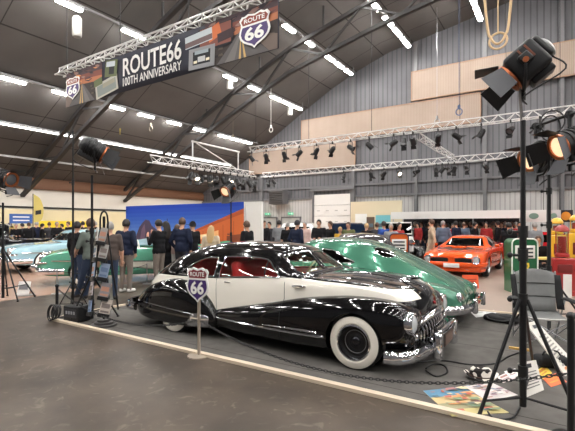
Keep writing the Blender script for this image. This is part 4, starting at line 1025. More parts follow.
OUT = -1
bumper(oc, [(3.3, -.93), (3.6, -.9), (3.76, -.7), (3.80, 0), (3.76, .7), (3.6, .9), (3.3, .93)], .42, .14, .06, 'front_bumper', orange_p)
bumper(oc, [(3.4, -.86), (3.66, -.72), (3.72, 0), (3.66, .72), (3.4, .86)], .255, .12, .08, 'chin_spoiler', orange_p)
g = MB(); g.box((3.70, 0, .33), (.03, 1.5, .1)); g.build('lower_intake', dark_void, oc, False)
g = MB(); rbox(g, (3.84, .02, .39), (.02, .46, .13), .01); pl = g.build('number_plate', white_paint, oc)
drape([bvO], [(2.6, -.5), (2.75, -.35), (2.85, -.5), (2.95, -.28), (3.05, -.2), (3.2, -.06), (3.2, .06), (3.05, .2), (2.95, .28), (2.85, .5), (2.75, .35), (2.6, .5), (2.5, .2), (2.62, .1), (2.5, 0), (2.62, -.1), (2.5, -.2)], 'top', 1, .005, 'bonnet_decal', mat('decal_dark', (58, 34, 26), .4), oc)
g = MB(); rbox(g, (2.55, 0, .885), (.5, .42, .09), .035); g.build('bonnet_scoop', orange_p, oc)
seat(oc, 1.0, 1.2, .3, black_plastic)
# ------------------------------------------------------------------ 4. fifties cars at the left
teal = paint('sea_green_paint', (100, 172, 144), .1, .15); sky_p = paint('pale_blue_paint', (156, 192, 204), .1, .18); cream_p = paint('ivory_paint', (224, 222, 208), 0, .18)
def fifties(name, loc, rz, lab, pm, roof):
    t = empty(name, loc, rz, lab, 'car')
    top = (lambda zr, zt: (zr, zt)) if roof else None
    S_ = [(-1.35, (.34, .72, .5, .7, .66, .5, .70, .72)), (-1.28, (.3, .84, .55, .82, .78, .56, .82, .84)), (-.9, (.26, .93, .5, .91, .88, .6, .90, .92)), (-.4, (.24, .95, .5, .93, .91, .62, .94, .96))]
    if roof: S_ += [(.1, (.24, .95, .5, .93, .93, .64, 1.0, 1.04)), (.4, (.24, .95, .5, .93, .94, .63, 1.32, 1.40)), (.8, (.24, .95, .5, .93, .94, .64, 1.38, 1.46)), (1.5, (.24, .95, .5, .93, .95, .63, 1.37, 1.45)), (1.75, (.24, .95, .5, .93, .95, .62, 1.3, 1.39))]
    else: S_ += [(.1, (.24, .95, .5, .93, .93, .64, .95, .97)), (.9, (.24, .95, .5, .93, .94, .64, .96, .98)), (1.75, (.24, .95, .5, .93, .95, .62, .97, .99))]
    S_ += [(2.15, (.24, .95, .5, .93, .94, .66, .99, 1.03)), (2.4, (.24, .95, .5, .93, .93, .6, .98, 1.01)), (3.1, (.25, .95, .5, .93, .91, .55, .95, .98)), (3.6, (.27, .93, .5, .91, .86, .52, .91, .94)), (3.9, (.3, .88, .5, .86, .78, .48, .82, .85)), (3.98, (.34, .8, .5, .78, .7, .44, .72, .74))]
    base = loft_sym([(x, prof(*p)) for x, p in S_], 4, 3).mesh('body', True, 180); bv = bvh_of(base)
    cuts = []
    arches = [arch(0, .36, .35, sg, .66) for sg in (-1, 1)] + [arch(2.95, .38, .35, sg, .66) for sg in (-1, 1)]
    if roof:
        sw_ = smooth_poly([(.35, .99), (.5, 1.28), (.7, 1.33), (1.5, 1.33), (1.75, 1.26), (1.98, .99)], 3)
        fw = [(-.56, 1.06), (.56, 1.06), (.5, 1.3), (-.5, 1.3)]
        cuts = [prism_mesh(sw_, 'side', sg, .4) for sg in (-1, 1)] + [prism_mesh(fw, 'front', 1, 1.6, 2.5), prism_mesh(fw, 'front', 1, -.1, .5)]
        panes(base, cuts, t, clear_glass)
        for sg in (-1, 1): outline_trim(bv, sw_, 'side', sg, .014, 'window_trim', chrome, t)
        outline_trim(bv, fw, 'front', 1, .016, 'windscreen_trim', chrome, t)
    else:
        cab = smooth_poly([(.0, -.66), (.9, -.72), (1.85, -.68), (1.95, 0), (1.85, .68), (.9, .72), (.0, .66), (-.08, 0)], 4)
        cuts = [prism_mesh(cab, 'top', 1, .45, 1.6)]
        ws = [(2.02 - .12 * abs(y), y * 1.0, 1.0) for y in (-.74, -.5, 0, .5, .74)]
        wt = [(1.78 - .14 * abs(y), y * .9, 1.40) for y in (-.74, -.5, 0, .5, .74)]
        g = MB(); g.tube(ws + wt[::-1], .018, 6, True); g.build('windscreen_frame', chrome, t)
        g = MB(); g.grid([[Vector(p) for p in ws], [Vector(p) for p in wt]]); o = g.build('windscreen', clear_glass, t); so = o.modifiers.new('t', 'SOLIDIFY'); so.thickness = .005
        sr = mat('red_white_upholstery', (186, 60, 52), .5)
        g = MB(); g.tube([(1.55 + .04 * math.cos(a), .36 + .19 * math.sin(a), 1.0 + .19 * math.cos(a)) for a in [2 * PI * i / 20 for i in range(20)]], .014, 6, True); g.rod((1.55, .36, 1.0), (1.9, .36, .85), .02); g.build('steering_wheel', white_paint, t)
    link_mesh('body', sharp(boolean(base.copy(), cuts + arches, 'DIFFERENCE', 'body', .03)), pm, t)
    seat(t, .95, 1.4, .46, mat('red_white_upholstery', (186, 60, 52), .5) if not roof else mat('grey_upholstery', (120, 124, 126), .6))
    seat(t, .25, 1.3, .46, mat('red_white_upholstery', (186, 60, 52), .5) if not roof else mat('grey_upholstery', (120, 124, 126), .6))
    g = MB(); g.box((1, 0, .3), (2.6, 1.5, .05)); g.build('cabin_floor', dark_void, t, False)
    for sg in (-1, 1):
        wheel(t, 0, sg * .93, .34, sg, 'white'); wheel(t, 2.95, sg * .93, .34, sg, 'white')
        # lower white flash, chrome side spear, tail fin, headlamp
        if not roof: drape([bv], [(-1.1, .33), (.9, .33), (2.1, .52), (2.35, .62), (1.2, .6), (-1.2, .6)], 'side', sg, .006, 'side_flash', cream_p, t, .1)
        MB().tube(strip_pts([bv], [(-1.2 + 4.9 * i / 30, .62 + .16 * max(0, i / 30 - .55)) for i in range(31)], sg, .006), .016, 6).build('side_spear', chrome, t)
        g = MB(); g.prism([(-1.42, .75), (-1.5, 1.06), (-1.3, 1.08), (.1, .93), (-.6, .8)], sg * .80, sg * .90, XZ); g.build('tail_fin', pm, t)
        Mh = Matrix.Translation((3.9, sg * .70, .74)) @ Matrix.Rotation(R(90), 4, 'Y')
        hl = MB().lathe([(0, -.2), (.12, -.15), (.135, .02), (.12, .1), (.1, .08)], 24, Mh).build('headlamp', chrome, t)
        MB().lathe([(.105, .06), (.06, .1), (0, .11)], 24, Mh).build('lens', mat('headlamp_glass', (206, 212, 214), .08, .3, 1), hl)
        g = MB(); g.ell((4.13, sg * .48, .50), (.13, .1, .1)); g.build('bumper_guard', chrome, t)
        MB().tube([(-1.46, sg * .85, .95), (-1.52, sg * .85, .9), (-1.5, sg * .85, .78)], [.03, .05, .04], 8).build('tail_lamp', mat('tail_red', (150, 16, 18), .15, 0, 1), t)
    global OUT
    OUT = -1
    bumper(t, [(3.4, -1.0), (3.75, -1.0), (4.02, -.85), (4.12, -.4), (4.14, 0), (4.12, .4), (4.02, .85), (3.75, 1.0), (3.4, 1.0)], .42, .18, .09, 'front_bumper')
    bumper(t, [(3.8, -.9), (4.0, -.78), (4.06, 0), (4.0, .78), (3.8, .9)], .64, .07, .05, 'grille_bar')
    g = MB()
    for k in range(15): y = -.7 + 1.4 * k / 14; g.rod((4.0 - .03 * abs(y), y, .44), (4.0 - .03 * abs(y), y, .62), .012, 6)
    g.build('grille', chrome, t)
    OUT = 1
    bumper(t, [(-1.0, -1.0), (-1.3, -.95), (-1.46, -.5), (-1.48, 0), (-1.46, .5), (-1.3, .95), (-1.0, 1.0)], .44, .16, .08, 'rear_bumper')
    return t
def camxy(X, Y): return Vector((C33 * X - S33 * Y, S33 * X + C33 * Y, 0))
def place_heading(X, Y, hx, hy):
    """camera-plan point and heading of the car's front -> location, rotation"""
    p = camxy(X, Y); h = camxy(hx, hy); return p, math.atan2(h.y, h.x)
p, a = place_heading(-3.0, 12.95, -.93, -.37)
fifties('convertible_car', p, a, 'sea green and white 1950s convertible with a chrome front behind the standing men', teal, False)
p, a = place_heading(-7.3, 17.2, -.6, -.8)
fifties('hardtop_car', p, a, 'pale blue 1950s hardtop car at the far left edge', sky_p, True)
# ------------------------------------------------------------------ 5. vehicles standing deep in the hall
def plain_car(name, X, Y, hx, hy, lab, pm, kind, cat='car', wheel_style='plain'):
    p, a = place_heading(X, Y, hx, hy); t = empty(name, p, a, lab, cat)
    if kind == 'suv':
        S_ = [(-.85, (.4, .8, .7, .78, 1.0, .66, 1.5, 1.6)), (-.8, (.36, .86, .7, .85, 1.02, .7, 1.62, 1.7)), (0, (.34, .88, .7, .87, 1.04, .72, 1.66, 1.74)), (1.3, (.34, .88, .7, .87, 1.04, .71, 1.65, 1.73)), (1.7, (.34, .88, .7, .87, 1.05, .7, 1.5, 1.62)), (1.95, (.34, .88, .7, .87, 1.04, .72, 1.07, 1.1)), (2.8, (.36, .87, .7, .86, .98, .66, 1.02, 1.05)), (3.1, (.4, .82, .7, .8, .94, .6, .97, .99)), (3.16, (.45, .76, .7, .74, .86, .55, .9, .92))]
        sw_ = [(-.6, 1.1), (-.55, 1.55), (1.4, 1.55), (1.75, 1.1)]; fw = [(-.62, 1.14), (.62, 1.14), (.56, 1.54), (-.56, 1.54)]; fx = (1.5, 2.2); ax = 2.45; rw = .36
    elif kind == 'pickup':
        S_ = [(-1.0, (.45, .86, .7, .85, .9, .7, .93, .94)), (-.9, (.42, .9, .7, .89, .98, .74, 1.0, 1.01)), (.6, (.4, .9, .7, .89, .98, .74, 1.0, 1.01)), (.75, (.4, .9, .7, .89, 1.0, .7, 1.5, 1.6)), (1.3, (.4, .9, .7, .89, 1.0, .7, 1.62, 1.7)), (1.7, (.4, .9, .7, .89, 1.0, .7, 1.5, 1.6)), (2.05, (.4, .9, .7, .89, 1.02, .72, 1.06, 1.1)), (2.9, (.42, .88, .7, .86, .98, .66, 1.02, 1.05)), (3.4, (.46, .82, .7, .8, .9, .58, .95, .97)), (3.46, (.5, .74, .7, .72, .84, .54, .88, .9))]
        sw_ = [(.85, 1.08), (.9, 1.5), (1.55, 1.5), (1.85, 1.08)]; fw = [(-.62, 1.12), (.62, 1.12), (.55, 1.5), (-.55, 1.5)]; fx = (1.6, 2.3); ax = 2.7; rw = .36
    else:
        S_ = [(-1.1, (.4, .76, .55, .74, .72, .56, .76, .78)), (-.9, (.3, .86, .5, .84, .84, .6, .88, .9)), (-.2, (.26, .88, .5, .86, .88, .62, .92, .95)), (.4, (.25, .88, .5, .86, .89, .62, 1.24, 1.33)), (.9, (.25, .88, .5, .86, .9, .62, 1.3, 1.38)), (1.4, (.25, .88, .5, .86, .9, .61, 1.27, 1.36)), (2.05, (.25, .88, .5, .86, .9, .64, .94, .97)), (3.0, (.27, .87, .5, .85, .86, .56, .89, .92)), (3.5, (.3, .82, .5, .8, .76, .5, .8, .82)), (3.6, (.36, .74, .5, .72, .68, .45, .7, .72))]
        sw_ = [(.15, .96), (.5, 1.24), (1.35, 1.24), (1.85, .96)]; fw = [(-.58, 1.0), (.58, 1.0), (.5, 1.25), (-.5, 1.25)]; fx = (1.4, 2.2); ax = 2.65; rw = .32
    base = loft_sym([(x, prof(*p_)) for x, p_ in S_], 3, 3).mesh('body', True, 180)
    cuts = [prism_mesh(sw_, 'side', sg, .4) for sg in (-1, 1)] + [prism_mesh(fw, 'front', 1, *fx)]
    ar = [arch(x, rw * 1.12, rw, sg, .6) for sg in (-1, 1) for x in (0, ax)]
    link_mesh('body', sharp(boolean(base.copy(), cuts + ar, 'DIFFERENCE', 'body', .03)), pm, t); panes(base, cuts, t, dark_glass)
    for sg in (-1, 1):
        wheel(t, 0, sg * .87, rw, sg, wheel_style); wheel(t, ax, sg * .87, rw, sg, wheel_style)
        xf = S_[-1][0]; Mh = Matrix.Translation((xf - .02, sg * .58, .6 if kind == 'sedan' else .8)) @ Matrix.Rotation(R(90), 4, 'Y')
        MB().lathe([(0, -.1), (.1, -.1), (.11, .03), (0, .07)], 16, Mh).build('headlamp', chrome, t)
    global OUT
    OUT = -1; xf = S_[-1][0]; zb = .42 if kind == 'sedan' else .55
    bumper(t, [(xf - .3, -.88), (xf, -.8), (xf + .1, 0), (xf, .8), (xf - .3, .88)], zb, .13, .07, 'front_bumper')
    g = MB(); rbox(g, (xf - .0, 0, zb + .2), (.08, .8, .16), .03); g.build('grille', black_plastic, t)
    OUT = 1; xr_ = S_[0][0]; bumper(t, [(xr_ + .3, -.88), (xr_, -.8), (xr_ - .08, 0), (xr_, .8), (xr_ + .3, .88)], zb, .13, .07, 'rear_bumper')
    return t
P_black = paint('black_car_paint', (16, 16, 18)); P_red = paint('red_car_paint', (164, 30, 34)); P_white = paint('white_car_paint', (226, 226, 224)); P_navy = paint('navy_car_paint', (38, 52, 76)); P_grey = paint('charcoal_car_paint', (58, 56, 58)); P_or = paint('bright_orange_paint', (224, 80, 32))
plain_car('pickup_truck', -11.4, 18.5, -.9, -.44, 'black pickup truck behind the pale blue car at far left', P_black, 'pickup', 'truck')
plain_car('station_wagon', 2.6, 18.3, .1, .99, 'navy estate car behind the visitors above the green fastback roof', P_navy, 'suv')
plain_car('offroad_car', .6, 20.3, -.1, -.99, 'white off-road car behind the man in the knitted hat', P_white, 'suv')
plain_car('saloon_car', 2.1, 10.75, 0, 1, 'low charcoal car behind the green fastback, left of the orange pump', P_grey, 'sedan')
def hall_car(name, u, v, hu, hv, lab, pm, kind, cat='car'):
    plain_car(name, C33 * u + S33 * v, -S33 * u + C33 * v, C33 * hu + S33 * hv, -S33 * hu + C33 * hv, lab, pm, kind, cat)
hall_car('saloon_car', -1.2, 19.4, 1, 0, 'dark red car seen from the side behind the orange muscle car', P_red, 'sedan')
hall_car('pickup_truck', .1, 21.5, 1, 0, 'bright orange pickup truck far behind the green pump', P_or, 'pickup', 'truck')
# vintage black truck with a white windscreen frame
p, a = place_heading(4.6, 17.4, -.2, -.98)
vt = empty('vintage_truck', p, a, 'vintage black open truck with white cab right of the orange pump', 'truck')
g = MB(); rbox(g, (.9, 0, .82), (1.5, .72, .62), .14); g.build('bonnet', P_black, vt)
g = MB(); rbox(g, (-.35, 0, .82), (1.1, 1.3, .66), .08); cb = g.build('cab', P_white, vt)
g = MB(); g.tube([(.15, -.58, 1.25), (.05, -.56, 1.72), (.05, .56, 1.72), (.15, .58, 1.25)], .03, 6, True); g.build('windscreen_frame', white_paint, vt)
g = MB(); g.box((.1, 0, 1.48), (.01, 1.08, .42), Matrix.Rotation(-.2, 3, 'Y')); g.build('windscreen', dark_glass, vt, False)
g = MB(); rbox(g, (-1.7, 0, .9), (1.7, 1.5, .42), .04); g.build('load_bed', P_black, vt)
for sg in (-1, 1):
    wheel(vt, 1.3, sg * .86, .36, sg, 'white'); wheel(vt, -1.6, sg * .86, .36, sg, 'white')
    for x in (1.3, -1.6):
        rows_ = [[Vector((x + (.47 + (.02 if k else 0)) * math.cos(b), sg * yy, .36 + (.45) * math.sin(b))) for k, yy in enumerate((.58, .78, .92))] for b in [PI * (-.05 + 1.1 * i / 14) for i in range(15)]]
        g = MB(); g.grid(rows_); o = g.build('mudguard', P_black, vt); so = o.modifiers.new('t', 'SOLIDIFY'); so.thickness = .03
    Mh = Matrix.Translation((1.68, sg * .42, .95)) @ Matrix.Rotation(R(90), 4, 'Y'); MB().lathe([(0, -.18), (.08, -.12), (.12, 0), (.12, .03), (0, .06)], 18, Mh).build('headlamp', chrome, vt)
g = MB(); rbox(g, (1.67, 0, .82), (.06, .56, .56), .03); g.build('radiator', chrome, vt)
g = MB(); g.box((0, 0, .42), (3.8, .7, .12)); g.build('chassis', black_metal, vt, False)
# ================================================================== PEOPLE
def capsule(mb, a, b, r0, r1, n=12):
    a, b = Vector(a), Vector(b); d = b - a; L = max(d.length, 1e-4); d = d / L
    prof_ = [(r0 * math.sin(t), -r0 * math.cos(t)) for t in [PI / 2 * i / 4 for i in range(5)]] + [(r1 * math.cos(t), L + r1 * math.sin(t)) for t in [PI / 2 * i / 4 for i in range(5)]]
    prof_[0] = (0, -r0); prof_[-1] = (0, L + r1)
    q = Vector((0, 0, 1)).rotation_difference(d).to_matrix().to_4x4()
    mb.lathe(prof_, n, Matrix.Translation(a) @ q)
def pose_joints(pose):
    J = {}
    for sg, k in ((-1, 'L'), (1, 'R')):
        J['hip' + k] = (sg * .085, 0, .93); J['knee' + k] = (sg * .10, .015, .50); J['ank' + k] = (sg * .105, -.03, .09); J['toe' + k] = (sg * .13, .14, .045)
        J['sh' + k] = (sg * .185, -.01, 1.425); J['el' + k] = (sg * .245, -.03, 1.13); J['wr' + k] = (sg * .25, .06, .88)
        J['hd' + k] = (0, .25, -1)      # direction the hand points
    def arm(k, el, wr, hd=(0, 1, -.2)): J['el' + k] = el; J['wr' + k] = wr; J['hd' + k] = hd
    def leg(k, kn, an, to): J['knee' + k] = kn; J['ank' + k] = an; J['toe' + k] = to
    if pose == 'pockets':
        arm('L', (-.29, -.07, 1.15), (-.21, .07, .95), (.4, .3, -1)); arm('R', (.29, -.07, 1.15), (.21, .07, .95), (-.4, .3, -1))
    if pose == 'phone':
        arm('R', (.25, .10, 1.16), (.12, .30, 1.36), (-.2, .3, 1)); arm('L', (-.25, .08, 1.15), (-.1, .28, 1.3), (.3, .3, .8))
    if pose == 'hold':
        arm('R', (.25, .0, 1.14), (.13, .25, 1.1), (-.5, 1, .1)); arm('L', (-.25, .0, 1.14), (-.13, .25, 1.1), (.5, 1, .1))
    if pose == 'cross':
        arm('R', (.26, .08, 1.15), (-.02, .19, 1.2), (-1, .1, .2)); arm('L', (-.26, .08, 1.15), (.02, .17, 1.13), (1, .1, .2))
    if pose == 'walk':
        leg('L', (-.095, .17, .51), (-.1, .22, .09), (-.12, .39, .06)); leg('R', (.095, .02, .49), (.1, -.24, .16), (.12, -.12, .05))
        arm('L', (-.24, -.12, 1.14), (-.25, -.12, .88), (0, .1, -1)); arm('R', (.24, .05, 1.14), (.25, .2, .92), (0, .4, -1))
    if pose == 'lean':
        leg('L', (-.09, .14, .53), (-.06, .40, .12), (-.07, .55, .06)); leg('R', (.09, .2, .5), (.04, .26, .09), (.05, .42, .05))
        arm('L', (-.27, .05, 1.15), (-.2, .26, 1.0), (.4, .8, -.4)); arm('R', (.26, .02, 1.14), (.2, .24, 1.02), (-.4, .8, -.3))
    if pose == 'sit':
        for sg, k in ((-1, 'L'), (1, 'R')):
            J['hip' + k] = (sg * .09, 0, .93); J['knee' + k] = (sg * .12, .42, .95); J['ank' + k] = (sg * .12, .44, .54); J['toe' + k] = (sg * .14, .6, .49)
            arm(k, (sg * .24, .06, 1.16), (sg * .14, .3, 1.02), (-.3 * sg, 1, -.2))
    return J
PEOPLE_MESH = {}
def person_mesh(pose, build=1., voxel=.022, coat=False):
    key = (pose, round(build, 2), voxel, coat)
    if key in PEOPLE_MESH: return PEOPLE_MESH[key]
    J = pose_joints(pose); caps = []          # (a, b, r0, r1, region)   0 skin 1 top 2 trousers 3 shoes 4 forearm 5 dark
    bw = build
    for k in 'LR':
        caps += [(J['hip' + k], J['knee' + k], .098 * bw, .066, 2), (J['knee' + k], J['ank' + k], .066, .052, 2)]
        t = Vector(J['toe' + k]); a = Vector(J['ank' + k])
        caps += [(a + Vector((0, -.03, -.035)), t, .046, .042, 3)]
        caps += [(J['sh' + k], J['el' + k], .066 * bw, .05 * bw, 1), (J['el' + k], J['wr' + k], .048 * bw, .036, 4)]
        hd = Vector(J['hd' + k]).normalized(); w = Vector(J['wr' + k]); caps.append((w, w + hd * .075, .034, .036, 0))
    S_ = [((-.06, 0, .96), (.06, 0, .96), .125 * bw, .125 * bw, 2), ((-.05, 0, 1.08), (.05, 0, 1.08), .118 * bw, .118 * bw, 1), ((-.065, .005, 1.2), (.065, .005, 1.2), .118 * bw, .118 * bw, 1), ((-.085, 0, 1.32), (.085, 0, 1.32), .115, .115, 1),
          ((-.16, -.01, 1.41), (.16, -.01, 1.41), .07, .07, 1), ((0, -.01, 1.43), (0, .005, 1.56), .058, .052, 0), ((-.0, .0, .98), (0, 0, 1.02), .15 * bw, .15 * bw, 1)]
    if coat: S_ += [((-.07, 0, .80), (.07, 0, .80), .15, .15, 1), ((-.07, 0, .62), (.07, 0, .62), .15, .15, 1)]
    caps += S_
    mb = MB()
    for a, b, r0, r1, g_ in caps: capsule(mb, a, b, r0, r1)
    mb.ell((0, .018, 1.645), (.077, .097, .112)); mb.ell((0, .04, 1.585), (.058, .066, .06)); mb.ell((0, .112, 1.63), (.014, .022, .026))
    for sg in (-1, 1): mb.ell((sg * .078, .005, 1.635), (.012, .02, .032))
    me = mb.mesh('body', True, 180, False)
    o = bpy.data.objects.new('tmp', me); col.objects.link(o)
    rm = o.modifiers.new('r', 'REMESH'); rm.mode = 'VOXEL'; rm.voxel_size = voxel
    sm = o.modifiers.new('s', 'SMOOTH'); sm.factor = .5; sm.iterations = 3
    out = evaluated(o, 'body'); drop(o)
    # fingers rooted inside the palms, eyes and mouth
    fx = MB()
    for k in 'LR':
        hd = Vector(J['hd' + k]).normalized(); w = Vector(J['wr' + k]) + hd * .08
        side = hd.cross(Vector((0, 1, .3))); side = side.normalized() if side.length > .1 else Vector((1, 0, 0)); nrm = hd.cross(side).normalized()
        for i, L in enumerate((.062, .072, .068, .052)):
            b0 = w + side * (.027 - .018 * i); fx.tube([b0, b0 + hd * L * .55 + nrm * .006, b0 + hd * L * .95 + nrm * .028], [.009, .0085, .006], 5)
        b0 = w - hd * .05 + side * .03; fx.tube([b0, b0 + side * .025 + hd * .03 + nrm * .01, b0 + side * .022 + hd * .06 + nrm * .02], [.011, .009, .007], 5)
    nf = len(fx.f)
    for sg in (-1, 1): fx.ell((sg * .03, .106, 1.652), (.013, .008, .007), 8, 6)
    fx.ell((0, .108, 1.585), (.024, .006, .006), 8, 4)
    out.materials.clear()
    for i in range(6): out.materials.append(None)
    bm = bmesh.new(); bm.from_mesh(out)
    CP = [(Vector(a), Vector(b), r0, r1, g_) for a, b, r0, r1, g_ in caps]
    for f in bm.faces:
        c = f.calc_center_median(); f.smooth = True
        if c.z > 1.53 and pose != 'x' and abs(c.x) < .12 and -.12 < c.y < .16: f.material_index = 0; continue
        best = 9; g0 = 1
        for a, b, r0, r1, g_ in CP:
            d = b - a; t = max(0, min(1, (c - a).dot(d) / max(d.length_squared, 1e-9))); q = (c - (a + d * t)).length - (r0 + (r1 - r0) * t)
            if q < best: best = q; g0 = g_
        if g0 in (1, 2) and abs(c.x) < .2 and not (pose == 'sit' and c.y > .13): g0 = 1 if c.z > (.55 if coat else .90) else 2
        f.material_index = g0
    base_n = len(bm.verts)
    vs = [bm.verts.new(v) for v in fx.v]
    for i, f in enumerate(fx.f):
        try: q = bm.faces.new([vs[j] for j in f]); q.smooth = True; q.material_index = 0 if i < nf else 5
        except ValueError: pass
    bm.to_mesh(out); bm.free()
    PEOPLE_MESH[key] = out; return out
HAIR_MESH = {}
def hair_mesh(style):
    if style in HAIR_MESH: return HAIR_MESH[style]
    g = MB(); rx, ry, rz = .087, .108, .122; c = Vector((0, .012, 1.65))
    rows_ = []
    for i in range(9):
        row = []
        for j in range(24):
            t = 2 * PI * j / 24; front = max(0, math.sin(t))
            lim = {'short': -.55 + 1.0 * front, 'bald': -.4 + .5 * front, 'cap': .12, 'beanie': -.02 + .12 * front, 'long': -.7 + 1.15 * front}[style]
            a = PI / 2 - (PI / 2 - lim) * i / 8
            row.append(c + Vector((rx * math.cos(a) * math.cos(t), ry * math.cos(a) * math.sin(t), rz * math.sin(a))))
        rows_.append(row)
    if style == 'bald': rows_ = rows_[4:]
    g.grid(rows_, True)
    if style != 'bald': g.f.append(tuple(range(23, -1, -1))); g.m.append(0)
    inner = [[c + (p - c) * .9 for p in r] for r in rows_]
    g.grid(inner, True)
    n0 = len(rows_) * 24 + 0
    if style == 'cap': g.box((0, .14, 1.668), (.15, .11, .012))
    if style == 'long':
        rr = []
        for z, w, d, y in ((1.72, .07, .06, -.03), (1.62, .098, .075, -.045), (1.5, .11, .06, -.06), (1.38, .10, .045, -.09), (1.28, .06, .03, -.1)):
            rr.append([Vector((w * math.cos(t), y + d * math.sin(t), z)) for t in [2 * PI * j / 16 for j in range(16)]])
        g.grid(rr, True); m_ = len(g.v) - 16; g.f.append(tuple(range(m_, m_ + 16))); g.m.append(0)
    me = g.mesh('hair', True, 60, False); me.materials.append(None)
    HAIR_MESH[style] = me; return me
skin_a = mat('skin_light', (206, 158, 132), .55); skin_b = mat('skin_tan', (186, 136, 108), .55)
def cloth(name, rgb): return mat('cloth_' + name, rgb, .85, noise=.12, scale=14, spec=.2)
BLK = cloth('black', (22, 22, 25)); NAVY = cloth('navy', (30, 36, 56)); GREYG = cloth('grey_green', (104, 112, 106)); JEAN = cloth('denim', (54, 64, 84)); PLAID = cloth('brown_grey', (84, 74, 70)); KHAKI = cloth('grey_khaki', (122, 112, 104))
BEIGE = cloth('beige', (190, 172, 148)); WHT = cloth('white', (220, 218, 214)); GRY = cloth('grey', (128, 130, 134)); SLATE = cloth('slate', (92, 104, 122)); CAMO = cloth('olive', (88, 92, 58)); PINK = cloth('pale_pink', (206, 178, 170)); YEL = cloth('mustard', (206, 160, 60)); REDC = cloth('red', (150, 44, 44)); BLUE = cloth('blue', (48, 78, 150)); DGR = cloth('dark_grey', (56, 56, 60))
SH_W = mat('shoe_white', (222, 220, 216), .6); SH_B = mat('shoe_dark', (38, 32, 30), .5)
H_DK = mat('hair_dark', (34, 28, 26), .6); H_BR = mat('hair_brown', (78, 56, 42), .6); H_GR = mat('hair_grey', (150, 146, 142), .6); H_BL = mat('hair_blond', (190, 156, 108), .55)
EYE_M = mat('eye_dark', (30, 24, 22), .3)
HEADING = 0
def person(px, Y, hx, hy, lab, top, pants, pose='stand', hair=('short', H_DK), longs=True, shoes=SH_B, skin=None, s=1., build=1., voxel=.03, group=None, foot=None, coat=False, z=0.):
    X = (px - 287.5) / FPX * Y
    p, a = place_heading(X, Y, hx, hy)
    t = empty('person', (p.x, p.y, z), a - PI / 2, lab, 'person', group); t.scale = (s, s, s)
    me = person_mesh(pose, build, voxel, coat); sk = skin or skin_a
    b = bpy.data.objects.new('body', me); col.objects.link(b); b.parent = t
    for i, m_ in enumerate((sk, top, pants, shoes, top if longs else sk, EYE_M)):
        b.material_slots[i].link = 'OBJECT'; b.material_slots[i].material = m_
    if pose == 'sit': b.location.z = -.42
    if hair:
        h = bpy.data.objects.new({'cap': 'cap', 'beanie': 'knitted_hat'}.get(hair[0], 'hair'), hair_mesh(hair[0])); col.objects.link(h); h.parent = t
        h.material_slots[0].link = 'OBJECT'; h.material_slots[0].material = hair[1]
        if pose == 'sit': h.location.z = -.42
        if hair[0] in ('cap', 'beanie'):
            h2 = bpy.data.objects.new('hair', hair_mesh('bald')); col.objects.link(h2); h2.parent = t; h2.material_slots[0].link = 'OBJECT'; h2.material_slots[0].material = H_DK
    return t
# near visitors at the left
person(91, 8.9, -.85, .5, 'man in a grey-green t-shirt and jeans leaning beside the brochure rack', GREYG, JEAN, 'lean', ('short', H_BR), False, SH_B, s=1.0, voxel=.02)
person(77, 10.4, .3, .95, 'person in black half hidden behind the man in the grey-green t-shirt', BLK, JEAN, 'stand', ('short', H_DK), True, voxel=.025, s=.97)
person(110, 9.0, -.35, .94, 'grey-haired man in a brown-grey shirt and jeans behind the brochure rack', PLAID, JEAN, 'stand', ('short', H_GR), False, SH_B, s=.96, build=1.08, voxel=.02)
person(126, 10.0, .2, .98, 'man in a navy hoodie and grey trousers with white shoes, back turned', NAVY, KHAKI, 'pockets', ('short', H_DK), True, SH_W, s=1.0, build=1.12, voxel=.02)
person(159, 10.6, -.9, .4, 'man in a black jacket and grey trousers raising a phone, facing left', BLK, KHAKI, 'phone', ('short', H_DK), True, SH_W, s=1.0, build=1.05, voxel=.02)
person(166, 11.3, -.7, .6, 'dark-haired person in long black clothes behind the man with the phone', BLK, BLK, 'stand', ('long', H_DK), True, coat=True, voxel=.025, s=.98)
person(177, 11.3, .2, .9, 'person in a pale pink top seen past the man with the phone', PINK, WHT, 'hold', ('short', H_BR), True, voxel=.025, s=.93)
person(182, 10.9, .25, .97, 'tall man in a navy jacket seen from behind before the mural', NAVY, DGR, 'pockets', ('short', H_BR), True, s=1.03, build=1.12, voxel=.02)
person(193, 11.6, -.8, .5, 'man in a black cap and dark jacket before the mural', BLK, DGR, 'hold', ('cap', BLK), True, voxel=.025, s=.98)
person(211, 10.6, .1, 1, 'woman with long blond hair and a beige top before the motel mural', BEIGE, JEAN, 'stand', ('long', H_BL), True, voxel=.022, s=.91)
person(247, 11.3, -.85, .5, 'short-haired man in a black t-shirt behind the black car roof, by the white partition', BLK, DGR, 'hold', ('short', H_BR), False, voxel=.022, s=.985, build=1.1)
